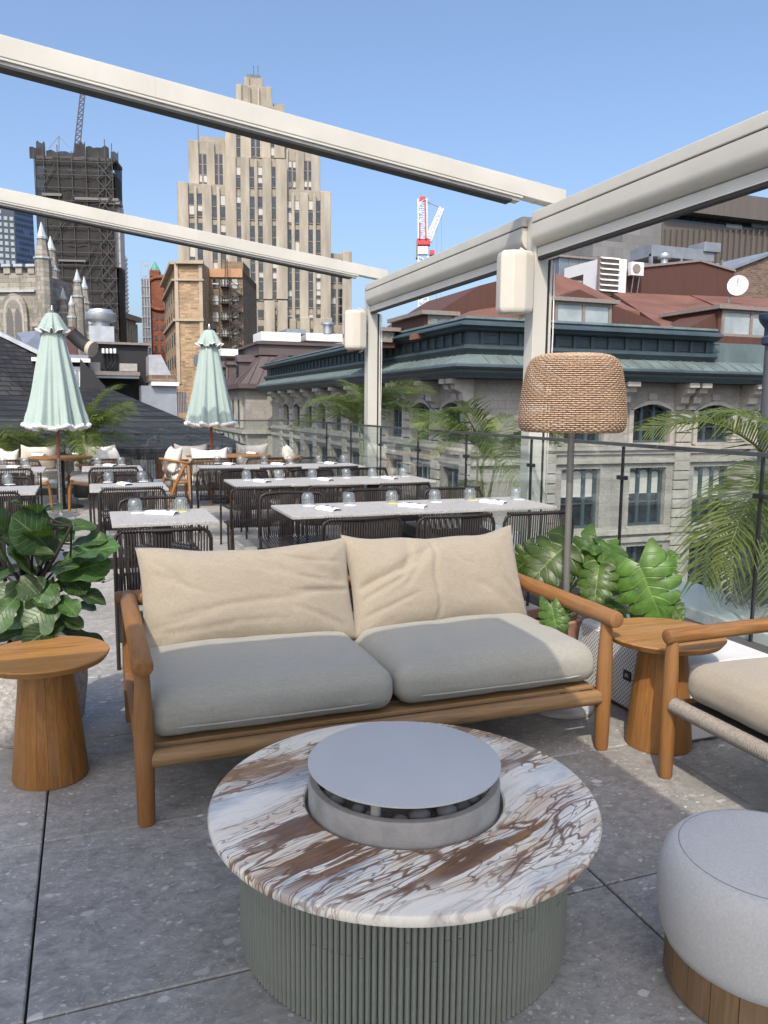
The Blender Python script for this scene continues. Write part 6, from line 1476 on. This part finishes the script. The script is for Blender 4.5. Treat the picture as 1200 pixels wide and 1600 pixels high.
# tower crane
pk = plane2((655, 400), (667, 400), 300); cr = root('tower_crane', tuple(pk.hit(661, 640)), 'red and white lattice tower crane behind the brown roof', 'crane')
def lattice(p0, p1, w_, n, mat, name, th=.28, tw2=None):
    p0, p1 = Vector(p0), Vector(p1); d = (p1-p0).normalized(); s = pk.n.cross(d).normalized(); f = pk.n; m = MB(); w2 = tw2 or w_
    def cor_(t, sx, sf): ww = w_+(w2-w_)*t; return p0.lerp(p1, t)+s*ww/2*sx+f*ww/2*sf
    for sx in (-1, 1):
        for sf in (-1, 1): m.bar(cor_(0,sx,sf), cor_(1,sx,sf), th, th)
    for k in range(n):
        t0, t1 = k/n, (k+1)/n
        for sf in (-1, 1): m.bar(cor_(t0,-1 if k % 2 else 1,sf), cor_(t1,1 if k % 2 else -1,sf), th*.6, th*.6); m.bar(cor_(t0,-1,sf), cor_(t0,1,sf), th*.6, th*.6)
        for sx in (-1, 1): m.bar(cor_(t0,sx,-1 if k % 2 else 1), cor_(t1,sx,1 if k % 2 else -1), th*.6, th*.6)
    m.build(name, mat, cr)
pt = lambda x, y: pk.hit(x, y)
lattice(pt(662, 700), pt(661, 402), 3.4, 44, M['crane_w'], 'mast', .42)
lattice(pt(660.5, 374), pt(660, 312), 3.2, 9, M['crane_w'], 'tower_head', .34); MB().bar(pt(665.5, 374)+pk.n*2, pt(664, 314)+pk.n*2, .7, .5).bar(pt(655.5, 374)+pk.n*2, pt(656, 350)+pk.n*2, .5, .5).build('red_chord', M['crane_r'], cr)
lattice(pt(669, 376), pt(690, 325), 2.2, 16, M['crane_w'], 'jib', .34, 1.4)
a, b, c_, d = pk.rect(651, 374, 672, 384); MB().pbox(pk, a, b, c_, d, -1.5, 1.5).build('slewing_ring', M['crane_r'], cr, bevel=.2); a, b, c_, d = pk.rect(653, 386, 668, 398); MB().pbox(pk, a, b, c_, d, -1.5, 1.5).build('machinery', M['crane_w'], cr)
a, b, c_, d = pk.rect(671, 392, 679, 399); MB().pbox(pk, a, b, c_, d, -1.5, 1.5).build('cab', M['crane_r'], cr); a, b, c_, d = pk.rect(650, 380, 652.5, 404); MB().pbox(pk, a, b, c_, d, -2, 2).build('ladder', M['fascia'], cr)
a, b, c_, d = pk.rect(656, 308, 665, 314); MB().pbox(pk, a, b, c_, d, -1, 1).build('peak', M['crane_r'], cr)
m = MB(); m.bar(pt(664, 313), pt(672, 318), .35, .35); m.bar(pt(672, 318), pt(689, 325), .2, .2)
for x in (683, 690): m.bar(pt(x, 326), pt(x-1, 470), .09, .09)
m.build('cables', M['scaf'], cr)

# ------------------------------------------------ dark roofs at left
nr = root('slate_roof_house', tuple(aty(60, 640, 26)), 'house with dark slate roof slopes, white trim and dormer at left', 'house')
def q3(mat, name, pts_, par_=nr, th=.25):
    P = [aty(x, y, Y) for x, y, Y in pts_]; return MB().prism(P, (0, .1, -th)).build(name, mat, par_)
q3(M['slate'], 'roof_slope', [(-150,700,18.5),(402,702,18.5),(168,606,25),(120,600,26),(-150,596,26)])
q3(M['slate'], 'gable_slope', [(-150,470,27),(0,522,27),(72,560,26.5),(60,625,24),(-150,640,24)])
m = MB(); P = [aty(-40,503,26.9), aty(0,521,26.9), aty(68,554,26.4)]
for p, q in zip(P[:-1], P[1:]): m.bar(p, q, .18, .12)
m.build('white_trim', M['steel_l'], nr)
pZ = Plane((0, 25.5, 0), (1,0)); MB().pbox(pZ, *pZ.rect(52, 566, 139, 625), -4, 0).build('dormer_wall', M['tar'], nr); MB().pbox(pZ, *pZ.rect(50, 560, 141, 566), -4, .3).build('dormer_trim', M['unit'], nr); MB().pbox(pZ, *pZ.rect(58, 554, 138, 560), -4, .1).build('dormer_cap', M['roof_grey'], nr)
a, b, c_, d = pZ.rect(114, 573, 127, 612); MB().pbox(pZ, a, b, c_, d, .003, .10).build('window_frame', M['unit'], nr); MB().pbox(pZ, a+.08, b-.08, c_, d-.1, .101, .12).build('pane', M['sglass'], nr)
q3(M['roof_grey'], 'metal_roof', [(26,520,34),(60,516,34),(72,552,30),(40,540,30)]); q3(M['brown_d'], 'flat_roof', [(50,510,38),(120,510,38),(120,560,32),(60,560,32)])
q3(M['tar'], 'valley_wall', [(125,560,25),(165,604,24.9),(165,640,24.9),(125,640,24.9)])
cm = root('roof_house', tuple(aty(185, 600, 29)), 'black painted brick rooftop block with white electrical boxes', 'rooftop block')
pY = Plane((0, 29, 0), (1,0)); MB().pbox(pY, *pY.rect(139, 538, 232, 640), -6, 0).build('wall', M['tar'], cm); MB().pbox(pY, *pY.rect(137, 535, 234, 538.5), -6, .15).build('coping', M['fascia'], cm)
MB().pbox(pY, *pY.rect(137, 582, 216, 588), .002, 1.0).build('ledge_slab', M['fascia'], cm); MB().pbox(pY, *pY.rect(137, 588.3, 215, 592), .002, .9).build('ledge_trim', M['steel_l'], cm); MB().pbox(pY, *pY.rect(186, 570, 212, 581.7), .1, .9).build('ledge_box', M['concrete'], cm); MB().pbox(pY, *pY.rect(138, 568, 156, 581.7), .1, .9).build('ledge_box', M['concrete'], cm)
for x in (159, 165, 171, 177):
    eb = MB().pbox(pY, *pY.rect(x, 545, x+4.3, 553), .003, .2).build('meter_box', M['unit'], cm, bevel=.02)
    p = pY.hit(x+2, 553)+pY.n*.12; MB().tube([p, p+Vector((.02,0,-.25)), p+Vector((.1*(1 if x < 168 else -1),0,-.5)), p+Vector((.05,0,-.7))], .025, 5).build('cable', M['black'], eb)
pp = aty(159, 531, 31); vn = root('roof_ventilator', tuple(pp), 'silver mushroom roof ventilator on the black rooftop block', 'ventilator')
MB().box(pp.x-.42, pp.x+.42, pp.y-.42, pp.y+.42, pp.z-.1, pp.z+.45).build('curb', M['steel_l'], vn); MB().lathe([(.30,.455),(.30,.60),(.50,.66),(.54,.72),(.54,.92),(.50,.95),(.44,.96),(.40,1.06),(.02,1.10)], 24, tuple(pp)).build('cap', M['steel_l'], vn, smooth='auto')
pp = aty(127, 545, 28); fp = root('chimney_pot', tuple(pp), 'dark flue pipe with cream opening beside the left parasol', 'flue')
MB().tube([pp+Vector((-.3,0,.5)), pp+Vector((0,0,.2)), pp+Vector((.25,-.2,.02))], .22, 14).build('pipe', M['tar'], fp, smooth='auto'); MB().tube([pp+Vector((.25,-.2,.02)), pp+Vector((.36,-.28,-.03))], .26, 14).build('rim', M['buff_trim'], fp, smooth='auto')
fw_ = root('flashing_wall', tuple(aty(255, 650, 27)), 'grey metal-clad party wall beside the dark slate roof', 'wall')
pX = Plane((0, 27.5, 0), (1,0)); MB().pbox(pX, *pX.rect(222, 603, 277, 700), -3, 0).build('metal_sheet', plain('zinc_sheet', (.33,.35,.38), .5, .4, vary=.25, scale=1), fw_); MB().pbox(pX, *pX.rect(236, 597, 279, 603), -3, .2).build('flashing', M['unit'], fw_)
MB().pbox(pX, *pX.rect(233, 586, 275, 597), -3, -.05).build('brick_course', M['brick_far'], fw_); par(MB(), pX, [(233,554),(252,554),(268,586),(233,586)], -4, -.1).build('metal_slope', plain('zinc_light', (.42,.42,.44), .5, .3, vary=.15), fw_)
for k in range(6): MB().pbox(pX, *pX.rect(278+k*2.6, 612, 279+k*2.6, 645), -.2, 0).build('railing_bar', M['roof_grey'], fw_)
# grey planter screen behind the right palm
pl_ = root('planter_screen', (4.35, 4.3, -.3), 'tall grey planter panel behind the right palm outside the glass', 'planter')
MB().box(4.55, 5.2, 3.0, 4.62, -.3, .60).build('panel', plain('grey_planter', (.34,.36,.37), .7, vary=.12, scale=4), pl_, bevel=.01); MB().box(4.60, 5.15, 3.05, 4.57, .602, .62).build('soil', M['soil'], pl_)
